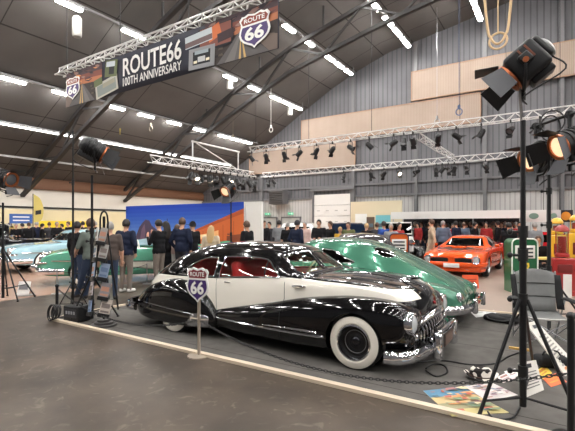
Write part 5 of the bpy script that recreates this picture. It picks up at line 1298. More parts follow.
# visitors in the middle distance behind the cars
person(264, 17.0, .5, -.9, 'man in a dark suit at the left of the pair right of the white partition', BLK, BLK, 'stand', ('short', H_BR), s=1.02)
person(269.5, 17.6, -.4, -.9, 'man in a dark suit at the right of the pair right of the white partition', DGR, BLK, 'stand', ('short', H_DK), s=1.0)
person(279, 16.4, .3, .9, 'man in a grey shirt, back turned, right of the two dark suits', GRY, DGR, 'hold', ('short', H_DK), s=1.03)
person(287.5, 15.6, .4, .9, 'grey-haired person in a dark short-sleeved top, back turned, behind the black car roof', BLK, DGR, 'stand', ('short', H_GR), False, s=.98)
person(297, 13.2, .7, .7, 'man in a knitted hat and navy jacket behind the black car roof', NAVY, DGR, 'pockets', ('beanie', DGR), True, s=1.01, build=1.1)
person(305, 16.2, -.5, -.8, 'person in a pale jacket behind the man in the knitted hat', PINK, JEAN, 'stand', ('short', H_GR))
person(319, 14.9, -.3, -.95, 'man in a black jacket facing forward above the green roof', BLK, DGR, 'hold', ('short', H_DK), s=1.03, build=1.1)
person(330.5, 15.4, -.8, -.5, 'person in black right of the man in the black jacket above the green roof', BLK, BLK, 'hold', ('short', H_BR), s=1.0)
person(340, 15.2, .3, -.9, 'child-sized person in a mustard jacket above the green roof', YEL, JEAN, 'stand', ('short', H_BL), s=.88)
person(348.5, 14.9, -.5, -.85, 'man in an olive jacket above the green roof', CAMO, DGR, 'hold', ('short', H_BR), s=.98, build=1.12)
person(366.5, 15.7, .7, .7, 'fair-haired person in black before the white poster board', BLK, DGR, 'hold', ('short', H_BL), s=.96)
person(377, 16.2, .4, .9, 'person in a dark grey jacket left of the orange pump', DGR, DGR, 'stand', ('short', H_BR), s=.98)
person(384, 14.9, -.3, .9, 'person in a bright blue top left of the orange pump', BLUE, JEAN, 'stand', ('short', H_DK), s=1.0)
person(391, 14.1, -.3, -.9, 'person in a grey shirt standing behind the orange pump', GRY, JEAN, 'stand', ('short', H_GR), s=.95)
person(399, 14.6, .4, -.9, 'person in a dark red jacket behind the right side of the orange pump', REDC, DGR, 'stand', ('short', H_DK), s=.97)
person(432, 15.0, -.8, .5, 'man in a beige suit walking between the truck and the orange muscle car', BEIGE, BEIGE, 'walk', ('short', H_BR), s=1.04)
person(443, 17.0, .2, .97, 'man in a slate blue shirt and dark trousers, back turned, behind the orange muscle car', SLATE, BLK, 'pockets', ('short', H_GR), True, s=1.02, build=1.12)
person(456, 18.8, -.4, .9, 'man in a navy jacket just right of the man in the slate blue shirt', NAVY, DGR, 'stand', ('short', H_DK), s=1.02)
person(464, 19.2, .5, .8, 'person in a blue-grey jacket above the roof of the orange muscle car', SLATE, DGR, 'stand', ('short', H_BR), s=1.0)
person(473, 19.4, .7, .5, 'man in a dark grey coat above the roof of the orange muscle car', DGR, DGR, 'stand', ('short', H_DK), s=1.02)
person(481, 19.7, -.6, .6, 'person in a white top above the right end of the muscle car roof', WHT, DGR, 'stand', ('short', H_DK), s=.97)
person(509, 13.4, .6, .6, 'person in black with dark hair standing behind the green pump', BLK, BLK, 'hold', ('short', H_DK), s=.97)
person(535, 14.6, .1, .97, 'person in a pale grey hooded top right of the black stand pole', GRY, JEAN, 'stand', ('short', H_GR), s=.97)
person(538, 11.6, -.4, -.8, 'person in black sitting at the small yellow-topped table', BLK, DGR, 'sit', ('short', H_BR), s=.98)
# crowd under the canopy and along the left wall
rc = random.Random(12)
kinds = [(BLK, 'black'), (NAVY, 'navy'), (DGR, 'dark grey'), (BLK, 'black'), (GRY, 'grey'), (WHT, 'white'), (REDC, 'red'), (NAVY, 'navy'), (BEIGE, 'beige')]
for i in range(34):
    px = 396 + i * 3.75 + rc.uniform(-.8, .8); m_, nm = kinds[i % 9]
    person(px, (20.75 + .65 * (i % 3) + rc.uniform(-.08, .08)) / ray(px)[1], rc.uniform(-1, 1), rc.uniform(-1, 1), 'visitor in a %s top in the dense crowd under the long white canopy' % nm, m_, [DGR, JEAN, BLK][i % 3], ['stand', 'pockets', 'hold'][i % 3], ('short', [H_DK, H_BR, H_GR][i % 3]), s=rc.uniform(.93, 1.03), group='visitors in %s tops under the canopy' % nm)
for i in range(15):
    px = 3 + i * 6.6 + rc.uniform(-1, 1); m_, nm = [(BLK, 'black'), (NAVY, 'navy'), (BLK, 'black'), (DGR, 'dark grey')][i % 4]
    person(px, 20.8 + .8 * (i % 2) + rc.uniform(-.1, .1), rc.uniform(-1, 1), rc.uniform(-1, 1), 'visitor in a %s top in the crowd below the yellow banner at the left' % nm, m_, DGR, ['stand', 'pockets', 'hold'][i % 3], ('short', [H_DK, H_BR, H_GR][i % 3]), s=rc.uniform(.94, 1.04), group='visitors in %s tops at the left wall' % nm)
# ================================================================== FILM LAMPS ON STANDS
grey_flap = mat('lamp_flap_grey', (74, 75, 80), .5); copper = mat('copper_edge', (180, 104, 66), .35, .7); vent_grey = mat('vent_cap_grey', (140, 142, 142), .35, .6)
def fresnel(name, loc, d, lab, s=1., lit=False, cat='film lamp', boxy=False):
    """big theatre lamp: ribbed housing, bezel, lens, four flaps, yoke; d is the beam direction"""
    t = empty(name, loc, 0, lab, cat); d = Vector(d).normalized()
    z = d; x = Vector((0, 0, 1)).cross(z).normalized(); y = z.cross(x)
    M = Matrix((x, y, z)).transposed().to_4x4()
    if boxy:
        g = MB(); rbox(g, M @ Vector((0, 0, -.03 * s)), (.37 * s, .36 * s, .36 * s), .05 * s, M.to_3x3()); b = g.build('housing', black_metal, t, True, 50)
        g = MB(); rbox(g, M @ Vector((0, .02 * s, -.23 * s)), (.30 * s, .28 * s, .09 * s), .04 * s, M.to_3x3()); g.build('rear_cover', black_plastic, b, True, 50)
        g = MB(); g.lathe([(0, -.315 * s), (.09 * s, -.315 * s), (.125 * s, -.29 * s), (.13 * s, -.26 * s), (0, -.26 * s)], 24, M); g.build('vent_cap', vent_grey, b)
        for sx in (-1, 1):
            for h in (-.1, -.02):
                g = MB(); g.box(M @ Vector((sx * .187 * s, .06 * s, h * s)), (.012 * s, .16 * s, .02 * s), M.to_3x3()); g.build('vent_slit', mat('slit_copper', (120, 66, 46), .5), b, False)
        g = MB(); rbox(g, M @ Vector((0, -.205 * s, -.06 * s)), (.2 * s, .08 * s, .26 * s), .02 * s, M.to_3x3()); g.build('ballast_box', black_metal, b, True, 50)
        g = MB(); rbox(g, M @ Vector((.2 * s, .02 * s, -.02 * s)), (.06 * s, .12 * s, .12 * s), .02 * s, M.to_3x3()); g.build('side_bracket', black_plastic, b, True, 50)
        g = MB(); rbox(g, M @ Vector((-.2 * s, .02 * s, -.02 * s)), (.06 * s, .12 * s, .12 * s), .02 * s, M.to_3x3()); g.build('side_bracket', black_plastic, b, True, 50)
    else:
        b = MB().lathe([(0, -.25 * s), (.10 * s, -.25 * s), (.13 * s, -.22 * s), (.165 * s, -.18 * s), (.175 * s, -.1 * s), (.175 * s, .1 * s), (.165 * s, .15 * s), (.15 * s, .16 * s), (0, .16 * s)], 28, M).build('housing', black_metal, t)
        g = MB(); g.lathe([(0, -.275 * s), (.085 * s, -.275 * s), (.10 * s, -.255 * s), (.10 * s, -.245 * s), (0, -.245 * s)], 24, M); g.build('vent_cap', vent_grey, b)
        g = MB()
        for h in (-.14, -.07, 0, .07): g.lathe([(.172 * s, h * s), (.19 * s, h * s), (.19 * s, (h + .022) * s), (.172 * s, (h + .022) * s)], 28, M, True)
        g.build('cooling_rib', black_metal, b)
        g = MB(); rbox(g, M @ Vector((0, -.17 * s, -.04 * s)), (.2 * s, .12 * s, .34 * s), .02 * s, M.to_3x3()); g.build('ballast_box', black_metal, b, True, 50)
    g = MB(); g.lathe([(.13 * s, .16 * s), (.17 * s, .16 * s), (.17 * s, .19 * s), (.13 * s, .19 * s)], 28, M, True); g.build('bezel', copper, t)
    MB().lathe([(.13 * s, .165 * s), (.08 * s, .19 * s), (0, .20 * s)], 24, M).build('lens', mat('lamp_lens_lit', (255, 222, 178), .3, emit=.45) if lit else mat('lamp_lens_dark', (96, 98, 104), .08, .2, 1), t)
    for k, (ax, ln, an) in enumerate((((1, 0), .26, .55), ((-1, 0), .26, .55), ((0, 1), .2, .5), ((0, -1), .2, .75)) if not boxy else (((1, 0), .28, .5), ((-1, 0), .28, .5), ((0, 1), .24, .6), ((0, -1), .32, .95))):
        w0, w1 = .12 * s, .15 * s; ax = Vector((ax[0], ax[1], 0)); pr_ = Vector((-ax.y, ax.x, 0)); b0 = ax * .165 * s + Vector((0, 0, .19 * s)); b1 = b0 + (ax * math.sin(an) + Vector((0, 0, math.cos(an)))) * ln * s
        th = ax * .006 * s
        vs = [M @ v for v in (b0 - pr_ * w0, b0 + pr_ * w0, b1 + pr_ * w1, b1 - pr_ * w1, b0 - pr_ * w0 + th, b0 + pr_ * w0 + th, b1 + pr_ * w1 + th, b1 - pr_ * w1 + th)]
        g = MB(); g.add(vs, [(0, 1, 2, 3), (7, 6, 5, 4), (0, 4, 5, 1), (1, 5, 6, 2), (2, 6, 7, 3), (3, 7, 4, 0)]); g.build('barn_door', grey_flap if k in ((0,) if boxy else (0, 3)) else black_metal, t, False)
    yk = [x * .19 * s, x * .215 * s, x * .215 * s + Vector((0, 0, -.16 * s)), x * .12 * s + Vector((0, 0, -.27 * s)), Vector((0, 0, -.285 * s)), -x * .12 * s + Vector((0, 0, -.27 * s)), -x * .215 * s + Vector((0, 0, -.16 * s)), -x * .215 * s, -x * .19 * s]
    MB().tube(yk, .016 * s, 8).build('yoke', black_metal, t)
    for sg in (-1, 1): g = MB(); g.rod(x * sg * .2 * s, x * sg * .25 * s, .03 * s, 12); g.build('tilt_knob', copper if sg > 0 else black_metal, t)
    MB().rod((0, 0, -.28 * s), (0, 0, -.37 * s), .022 * s).build('spigot', black_metal, t)
    MB().tube(smooth_poly([tuple(M @ Vector((.05 * s, -.12 * s, -.24 * s))), tuple(M @ Vector((.12 * s, -.25 * s, -.28 * s)) + Vector((0, 0, -.1 * s))), (x.x * .16 * s, x.y * .16 * s, -.36 * s), (.03 * s, .0, -.42 * s)], 5, False), .009 * s, 6).build('power_cable', black_plastic, t)
    return t
def stand(name, base, top, tips, hub, spread, lab, r=.02, thick_to=.55, knobs=()):
    t = empty(name, (base.x, base.y, 0), 0, lab, 'lamp stand')
    MB().rod((0, 0, .06), (0, 0, top * thick_to), r * 1.35, 12).build('lower_pole', black_metal, t); MB().rod((0, 0, top * thick_to - .05), (0, 0, top), r, 12).build('upper_pole', black_metal, t)
    for h in (hub, top * thick_to) + tuple(knobs):
        g = MB(); g.rod((0, 0, h - .05), (0, 0, h + .05), r * 1.9, 12); g.rod((0, 0, h), (-r * 4, -r * 1.5, h), r * .6, 8); g.ell((-r * 4.6, -r * 1.8, h), (r * 1.1, r * 1.1, r * 1.3), 10, 6); g.build('clamp_knob', black_plastic, t)
    for p in tips:
        e = Vector((p.x - base.x, p.y - base.y, .02)); d = Vector((e.x, e.y, 0)).normalized()
        g = MB(); g.tube([d * r * 1.6 + Vector((0, 0, hub)), e], r * .75, 8); lg = g.build('leg', black_metal, t)
        g = MB(); g.ell(e, (.026, .026, .02), 10, 6); g.build('rubber_foot', rubber, lg)
        q = Vector((0, 0, hub)).lerp(e, (hub - spread) / (hub - .02)) if spread < hub else e
        g = MB(); g.rod((0, 0, spread * .75 + .03), q, r * .5, 8); g.build('leg_brace', black_metal, t)
    return t
# nearest stand, right foreground
sb = gr(523, 413)
stand('lamp_stand', sb, 2.52, [gr(479, 418), gr(584, 433), gr(534, 372)], .98, .14, 'tall black tripod stand nearest the camera, on the carpet at the right', .021, .62, (1.36, .36))
fresnel('film_lamp', at(523.5, 67, 3.55) , (C33 * -.66 - S33 * .3, S33 * -.66 + C33 * .3, -.6), 'big black film lamp with grey flaps on the nearest tall stand', .77, boxy=True)
# second stand behind the folding chair, with a cross bar carrying lit lamps
s2 = at(549, 225, 6.3); s2.z = 0
stand('lamp_stand', s2, 3.05, [s2 + Vector((-.5, .25, 0)), s2 + Vector((.55, .2, 0)), s2 + Vector((.0, -.5, 0))], .85, .3, 'black stand behind the folding chair, holding the lit lamps at the right edge', .02, .7, (1.62, .95))
pa, pb = at(531, 128, 6.7), at(600, 104, 5.6)
t = empty('cross_bar', pa, 0, 'black cross bar on top of the stand behind the folding chair', 'bar')
MB().rod((0, 0, 0), pb - pa, .024, 10).build('tube', black_metal, t)
c_ = pa.lerp(pb, .27)
g = MB(); g.rod((s2.x - pa.x, s2.y - pa.y, 2.98), (s2.x - pa.x, s2.y - pa.y, 3.2), .045, 12); g.build('bar_clamp', black_metal, t)
for f_ in (.08, .6):
    q = (pb - pa) * f_; g = MB(); g.rod(q + Vector((0, 0, .04)), q + Vector((0, 0, -.2)), .03, 8); g.tube([q + Vector((.05 * math.cos(a), 0, .05 * math.sin(a))) for a in [PI * i / 6 for i in range(13)]], .014, 6); g.build('hook_clamp', black_metal, t)
fresnel('film_lamp', at(537, 156, 6.55), (C33 * -.9 - S33 * -.2, S33 * -.9 + C33 * -.2, -.42), 'lit film lamp under the cross bar, aimed left past the nearest stand', 1.1, True)
fresnel('film_lamp', at(570, 143, 5.9), (C33 * -.95 - S33 * -.12, S33 * -.95 + C33 * -.12, -.35), 'lit film lamp under the cross bar at the right picture edge', 1.1, True)
g = MB(); g.tube([at(552, 122, 6.25) + Vector((.16 * math.cos(a), 0, .17 * math.sin(a))) for a in [2 * PI * i / 20 for i in range(20)]], .012, 6, True); g.tube([at(550, 128, 6.25) + Vector((.13 * math.cos(a), .02, .19 * math.sin(a))) for a in [2 * PI * i / 20 for i in range(20)]], .012, 6, True)
tag(g.build('cable_coil', black_plastic), 'black cable coiled on top of the stand behind the folding chair', 'cable')
# left stand by the brochure rack
s3 = gr(92, 322)
stand('lamp_stand', s3, 2.45, [gr(70, 323), gr(118, 317), gr(94, 305)], .75, .2, 'black tripod stand at the left beside the brochure rack', .02, .62, (1.35,))
fresnel('film_lamp', at(95, 150, 6.8), (C33 * .78 - S33 * .3, S33 * .78 + C33 * .3, -.45), 'black film lamp on the left stand, aimed down right below the banner', .9)
s4 = at(73, 225, 7.4); s4.z = 0
stand('lamp_stand', s4, 3.3, [s4 + Vector((-.35, .15, 0)), s4 + Vector((.3, .2, 0)), s4 + Vector((.05, -.4, 0))], .6, .25, 'thin black stand without a lamp, left of the man leaning by the rack', .013, .72)
s5 = at(3, 225, 8.9); s5.z = 0
stand('lamp_stand', s5, 2.1, [gr(18, 302), s5 + Vector((-.5, .3, 0)), s5 + Vector((.1, .6, 0))], 1.05, .3, 'black tripod stand at the far left picture edge', .022, .6)
fresnel('film_lamp', at(6, 178, 8.9), (C33 * .85 - S33 * -.3, S33 * .85 + C33 * -.3, -.25), 'black film lamp on the stand at the far left picture edge', .95)
s6 = at(231, 225, 11.7); s6.z = 0
stand('lamp_stand', s6, 2.27, [s6 + Vector((-.3, .15, 0)), s6 + Vector((.2, .25, 0)), s6 + Vector((.0, -.32, 0))], .8, .25, 'black stand rising behind the black car roof before the mural', .018, .6)
fresnel('film_lamp', at(228, 189, 11.7), (C33 * -.4 - S33 * -.7, S33 * -.4 + C33 * -.7, -.5), 'lit film lamp above the black car roof before the mural', .95, True)
# ================================================================== SIGN, POSTS AND CHAIN
steel_post = mat('sign_post_steel', (176, 164, 150), .4, .5)
sp = gr(199, 356)
sign = empty('route_sign', sp, 0, 'purple and maroon ROUTE 66 shield sign on a metal post before the black car', 'sign')
MB().rod((0, 0, .012), (0, 0, .95), .02, 12).build('post', steel_post, sign); MB().lathe([(0, 0), (.14, 0), (.14, .012), (.03, .02), (0, .02)], 20).build('base_plate', steel_post, sign)
shield(sign, .35, .43, Matrix.Translation((.01, -.03, .885)) @ Matrix.Rotation(R(9), 4, 'Z') @ UP, .02, shield_white, purple, maroon)
def chain_post(loc, h, lab):
    t = empty('chain_post', (loc.x, loc.y, .008), 0, lab, 'post')
    MB().rod((0, 0, .02), (0, 0, h), .025, 12).build('tube', black_metal, t); MB().lathe([(0, 0), (.14, 0), (.14, .015), (.04, .04), (0, .04)], 20).build('base_plate', black_metal, t); MB().ell((0, 0, h), (.034, .034, .03), 12, 8).build('top_cap', black_plastic, t)
    return t
lp = gr(57, 317.5); rp = Vector((2.36 - .18, 3.87, 0)); rp = at(571, 225, 3.12); rp.z = 0
chain_post(lp, .55, 'short black post at the left end of the chain beside the cable coil'); chain_post(rp, .93, 'black post at the right end of the chain at the bottom right corner')
def chain(a, b, sag, lab):
    a, b = Vector(a), Vector(b); L = (b - a).length; n = int(L / .034); g = MB(); d = (b - a).normalized(); s_ = Vector((0, 0, 1)).cross(d).normalized()
    P = [a.lerp(b, i / n) - Vector((0, 0, 4 * sag * (i / n) * (1 - i / n))) for i in range(n + 1)]
    for i in range(n):
        c = (P[i] + P[i + 1]) / 2; t = (P[i + 1] - P[i]).normalized(); e = s_ if i % 2 else t.cross(s_)
        g.tube([c + t * .026 * math.cos(q) + e * .012 * math.sin(q) for q in [2 * PI * k / 8 for k in range(8)]], .0042, 5, True)
    tag(g.build('chain', black_plastic), lab, 'chain')
chain(lp + Vector((.03, 0, .5)), sp + Vector((-.02, 0, .44)), .28, 'black plastic chain from the short left post to the shield sign')
chain(sp + Vector((.02, -.0, .44)), rp + Vector((-.02, .0, .5)), .33, 'black plastic chain from the shield sign to the right post, before the black car')
# stanchion and barrier rope at the left stand
for px, py, lab in ((147, 284, 'thin chrome barrier post before the sea green convertible'), (57, 294, 'thin chrome barrier post left of the standing men')):
    p = gr(px, py); t = empty('barrier_post', p, 0, lab, 'post')
    MB().rod((0, 0, .01), (0, 0, .56), .012, 10).build('tube', dull_metal, t); MB().lathe([(0, 0), (.12, 0), (.12, .012), (0, .03)], 18).build('base_plate', dull_metal, t)
a, b = gr(147, 284) + Vector((0, 0, .54)), gr(57, 294) + Vector((0, 0, .54))
g = MB(); g.tube([a.lerp(b, i / 12) - Vector((0, 0, .6 * (i / 12) * (1 - i / 12))) for i in range(13)], .008, 6); tag(g.build('barrier_rope', black_plastic), 'thin dark rope between the two chrome barrier posts', 'rope')
# ================================================================== BROCHURE RACK, BLACK BOX, COIL
rb = gr(104, 326)
rk = empty('brochure_rack', (rb.x, rb.y, .008), R(10), 'tall black brochure rack with rows of colourful leaflets at the left', 'rack')
MB().lathe([(0, 0), (.2, 0), (.2, .03), (.15, .035), (.15, .065), (.1, .07), (.1, .1), (.03, .11), (0, .11)], 24).build('base', mat('rack_base_grey', (70, 68, 68), .5), rk)
MB().rod((0, 0, .1), (0, 0, 1.75), .022, 12).build('pole', black_metal, rk)
MB().tube(smooth_poly([(-.08, 0, 1.45), (-.08, 0, 1.7), (-.05, 0, 1.8), (0, 0, 1.83), (.05, 0, 1.8), (.08, 0, 1.7), (.08, 0, 1.45)], 4, False), .014, 8).build('top_hoop', black_metal, rk)
for sg in (-1, 1):
    MB().rod((sg * .05, -.03, 1.5), (sg * .20, -.08, .25), .014, 8).build('side_rail', black_metal, rk); MB().rod((sg * .05, .03, 1.5), (sg * .18, .12, .25), .014, 8).build('side_rail', black_metal, rk)
lrgb = [(206, 204, 202), (150, 146, 142), (198, 196, 194), (160, 158, 154), (150, 170, 196), (120, 134, 156), (176, 168, 172), (130, 126, 130), (120, 140, 172), (186, 176, 166)]
k = 0
for lv, z in enumerate((1.42, 1.16, .86, .56, .30)):
    for sg in (-1, 1):
        x = sg * (.055 + (1.5 - z) * .09); w = .11 + .012 * lv
        Mx = Matrix.Translation((x, -.09 - .01 * lv, z)) @ Matrix.Rotation(-.22, 4, 'X') @ Matrix.Rotation(sg * .1, 4, 'Y') @ Matrix.Rotation(sg * .5, 4, 'Z')
        g = MB(); g.box((0, 0, 0), (w + .02, .03, .05)); 
        pk = MB(); pk.box(Mx @ Vector((0, .0, -.1)), (w + .02, .04, .06), Mx.to_3x3()); pk.build('pocket', black_metal, rk, False)
        lf = MB(); lf.box(Mx @ Vector((0, .0, .02)), (w, .012, .26), Mx.to_3x3()); lo_ = lf.build('leaflet', mat('leaflet_%d' % k, lrgb[k], .5), rk, False)
        q = MB(); q.box(Mx @ Vector((0, -.008, .05)), (w * .8, .004, .07), Mx.to_3x3()); q.box(Mx @ Vector((0, -.008, -.04)), (w * .8, .004, .03), Mx.to_3x3()); q.build('leaflet_print', mat('leaflet_print_%d' % (k % 3), [(120, 110, 106), (176, 128, 108), (90, 108, 136)][k % 3], .5), lo_, False)
        k += 1
bp_ = gr(74, 322)
t = empty('amplifier_box', (bp_.x, bp_.y + .06, .008), R(8), 'small black box with handle on the carpet corner beside the left stand', 'box')
g = MB(); rbox(g, (0, 0, .14), (.36, .26, .26), .02); g.build('casing', black_plastic, t, True, 50)
g = MB(); g.box((0, -.132, .15), (.28, .01, .14)); g.build('front_panel', mat('panel_dark_grey', (50, 50, 54), .4), t, False)
g = MB()
for i in range(4): g.box((-.09 + i * .06, -.139, .16), (.035, .006, .05))
g.build('white_marks', mat('mark_grey', (150, 150, 154), .5), t, False)
MB().tube(smooth_poly([(-.12, 0, .27), (-.1, 0, .31), (.1, 0, .31), (.12, 0, .27)], 4, False), .012, 8).build('handle', black_plastic, t)
cp = gr(54, 321)
g = MB()
for i in range(5): g.tube([(cp.x + (.13 - .008 * i) * math.cos(a) * (1 if i % 2 else .8), cp.y + .03 * i - .05 + .02 * math.sin(a), .15 + (.13 - .006 * i) * math.sin(a)) for a in [2 * PI * k / 20 for k in range(20)]], .011, 6, True)
tag(g.build('cable_coil', black_plastic), 'black cable coil standing at the left corner of the carpet', 'cable')
p = gr(24, 296)
t = empty('info_sign', p, R(35), 'small white information stand on the floor at far left', 'sign')
g = MB(); g.box((0, 0, .18), (.26, .02, .3), Matrix.Rotation(-.3, 3, 'X')); g.build('panel', white_paint, t, False)
g = MB(); g.box((0, .06, .01), (.28, .26, .02)); g.rod((0, .06, .02), (0, .02, .16), .012); g.build('foot', dull_metal, t, False)
g = MB(); g.box((0, -.016, .2), (.2, .006, .1), Matrix.Rotation(-.3, 3, 'X')); g.build('text_block', mat('sign_text_grey', (120, 120, 124), .5), t, False)
# ================================================================== PETROL PUMPS
def pump_body(w, h, d, r_top):
    pts = [(-w / 2, 0), (w / 2, 0), (w / 2, h - r_top)] + [(w / 2 - r_top + r_top * math.cos(a), h - r_top + r_top * math.sin(a)) for a in [PI / 2 * i / 6 for i in range(1, 7)]] + [(-w / 2 + r_top + r_top * math.cos(a), h - r_top + r_top * math.sin(a)) for a in [PI / 2 + PI / 2 * i / 6 for i in range(7)]]
    return pts
def petrol_pump(px, Y, hx, hy, w, h, d, lab, bm_, sm_, face):
    p, a = place_heading((px - 287.5) / FPX * Y, Y, hx, hy); t = empty('petrol_pump', p, a + PI / 2, lab, 'petrol pump')
    ol = pump_body(w, h, d, .12)
    g = MB(); g.prism(ol, -d / 2, d / 2, UP); g.build('cabinet', bm_, t, True, 40)
    g = MB(); g.tube([Vector((x, -d / 2, z)) for x, z in ol], .018, 8, True); g.build('edge_trim', sm_, t)
    g = MB(); rbox(g, (0, -d / 2 - .01, h * .76), (w * .78, .03, h * .24), .012); f_ = g.build('dial_panel', mat('dial_white', (226, 224, 218), .4), t)
    g = MB()
    for i in range(3): g.box((0, -d / 2 - .028, h * .82 - i * h * .07), (w * .6, .006, h * .03))
    g.build('dial_digits', mat('dial_digits', (50, 50, 54), .5), f_, False)
    MB().box((0, -d / 2 - .004, .06), (w * .98, .03, .12)).build('kick_plate', black_plastic, t, False)
    hs = smooth_poly([(w / 2 + .02, 0, h * .6), (w / 2 + .12, -.05, h * .45), (w / 2 + .1, -.06, h * .2), (w / 2 + .05, -.02, h * .12), (w / 2 + .04, 0, h * .5)], 5, False)
    MB().tube(hs, .016, 8).build('hose', black_plastic, t)
    g = MB(); g.bar((w / 2 + .03, -.02, h * .5), (w / 2 + .03, -.1, h * .64), .03, .05); g.build('nozzle', dull_metal, t)
    return t, f_
t, f_ = petrol_pump(399, 12.6, -.25, -.97, .54, 1.36, .42, 'orange vintage petrol pump with white dial behind the green fastback', mat('pump_orange', (214, 98, 38), .3, 0, .6), mat('pump_dark_trim', (60, 44, 60), .4), None)
g = MB(); rbox(g, (0, -.225, .62), (.3, .02, .5), .01); g.build('lower_panel', mat('pump_panel_grey', (190, 188, 180), .4), t)
t, f_ = petrol_pump(520.5, 10.1, -.1, -.99, .58, 1.29, .45, 'dark green vintage petrol pump with white dial panel at the right', mat('pump_green', (22, 92, 56), .3, 0, .6), mat('pump_white_trim', (222, 226, 218), .4), None)
SHL = [(-.09, .1), (.09, .1), (.1, .02), (.06, -.08), (0, -.12), (-.06, -.08), (-.1, .02)]
g = MB(); g.prism([(x, y + .62) for x, y in SHL], .228, .236, Matrix.Rotation(R(90), 4, 'X')); e_ = g.build('emblem', mat('emblem_yellow', (226, 190, 58), .4), t, False)
text_mesh('BP', .12, .08, 'lettering', mat('pump_green', (22, 92, 56)), e_, Matrix.Translation((0, -.237, .63)) @ UP, .001, bold=.02)
# red pump with a glass cylinder, two tall yellow pumps
def tall_pump(px, Y, lab, m1, m2, h0, hg, w=.46):
    p, a = place_heading((px - 287.5) / FPX * Y, Y, -.3, -.95); t = empty('petrol_pump', p, a + PI / 2, lab, 'petrol pump')
    g = MB(); rbox(g, (0, 0, h0 / 2), (w, w * .85, h0), .03); g.build('cabinet', m1, t, True, 50)
    g = MB(); rbox(g, (0, 0, .06), (w * 1.15, w, .12), .02); g.build('plinth', m2, t, True, 50)
    MB().lathe([(.06, h0), (.15, h0 + .02), (.15, h0 + .08), (.12, h0 + .1), (.12, h0 + .12)], 20).build('collar', m2, t)
    MB().lathe([(.11, h0 + .1), (.11, h0 + hg), (.10, h0 + hg), (.10, h0 + .1)], 20, None, True).build('glass_cylinder', clear_glass, t)
    MB().lathe([(0, h0 + .12), (.09, h0 + .12), (.09, h0 + hg * .8), (0, h0 + hg * .8)], 16).build('fuel_column', mat('fuel_red', (150, 40, 36), .3), t)
    MB().lathe([(.13, h0 + hg - .02), (.15, h0 + hg), (.14, h0 + hg + .06), (.08, h0 + hg + .13), (0, h0 + hg + .15)], 20).build('top_dome', m1, t)
    for sg in (-1, 1): g = MB(); g.rod((sg * .125, 0, h0 + .05), (sg * .125, 0, h0 + hg + .02), .012); g.build('guard_rod', m2, t)
    MB().tube(smooth_poly([(w / 2, -.05, h0 * .9), (w / 2 + .12, -.1, h0 * .6), (w / 2 + .1, -.12, .25), (w / 2 + .02, -.1, .3), (w / 2 + .02, -.08, h0 * .7)], 5, False), .018, 8).build('hose', black_plastic, t)
    g = MB(); rbox(g, (0, -w * .425 - .005, h0 * .72), (w * .6, .02, h0 * .22), .008); g.build('dial_panel', mat('dial_dark_red', (110, 34, 32), .4), t)
    return t
pr_m = mat('pump_red', (156, 38, 36), .3, 0, .5); py_m = mat('pump_yellow', (220, 168, 44), .3, 0, .5)
tall_pump(562, 9.7, 'red vintage petrol pump with a glass cylinder at the right edge', pr_m, pr_m, .86, .62, .5)
tall_pump(557, 11.2, 'yellow vintage petrol pump behind the left side of the red pump', py_m, py_m, 1.35, .32, .4)
tall_pump(576, 10.9, 'yellow vintage petrol pump behind the right side of the red pump', py_m, py_m, 1.4, .35, .42)
p = at(567.5, 290, 9.2); 
g = MB(); g.box((p.x, p.y, .265), (.16, .02, .52), Matrix.Rotation(.08, 3, 'X')); tag(g.build('white_sheet', white_paint, smooth=False), 'tall white sheet propped before the red petrol pump', 'sheet')
p, a = place_heading((538 - 287.5) / FPX * 11.0, 11.0, 0, -1)
t = empty('small_table', p, a + PI / 2, 'small table with a yellow top beside the green pump', 'table')
MB().box((0, 0, .74), (.8, .5, .04)).build('table_top', mat('table_yellow', (226, 196, 110), .4), t, False)
for sx in (-1, 1):
    for sy in (-1, 1): MB().rod((sx * .36, sy * .21, 0), (sx * .38, sy * .23, .73), .015).build('leg', black_metal, t)
p, a = place_heading((538 - 287.5) / FPX * 11.6, 11.62, -.4, -.8)
t = empty('stool', p, a - PI / 2, 'dark stool under the person sitting at the yellow-topped table', 'stool')
MB().lathe([(0, .38), (.17, .38), (.17, .41), (0, .41)], 20).build('seat', black_plastic, t)
for k in range(4): MB().rod((.13 * math.cos(k * PI / 2 + .8), .13 * math.sin(k * PI / 2 + .8), .38), (.18 * math.cos(k * PI / 2 + .8), .18 * math.sin(k * PI / 2 + .8), 0), .012).build('leg', black_metal, t)
# orange sign box before the muscle car
p, a = place_heading((470.5 - 287.5) / FPX * 10.4, 10.4, .05, -1)
t = empty('floor_sign', p, a + PI / 2, 'small bright orange board standing before the orange muscle car', 'sign')
MB().box((0, 0, .2), (.40, .03, .34), Matrix.Rotation(-.18, 3, 'X')).build('board', mat('sign_orange', (232, 92, 44), .5), t, False)
g = MB(); g.box((0, -.025, .26), (.28, .006, .03), Matrix.Rotation(-.18, 3, 'X')); g.box((0, -.02, .20), (.24, .006, .02), Matrix.Rotation(-.18, 3, 'X')); g.build('text_block', mat('sign_dark_orange', (176, 60, 30), .5), t, False)
g = MB(); g.bar((0, .02, .3), (0, .16, .005), .2, .01); g.build('strut', black_metal, t, False)
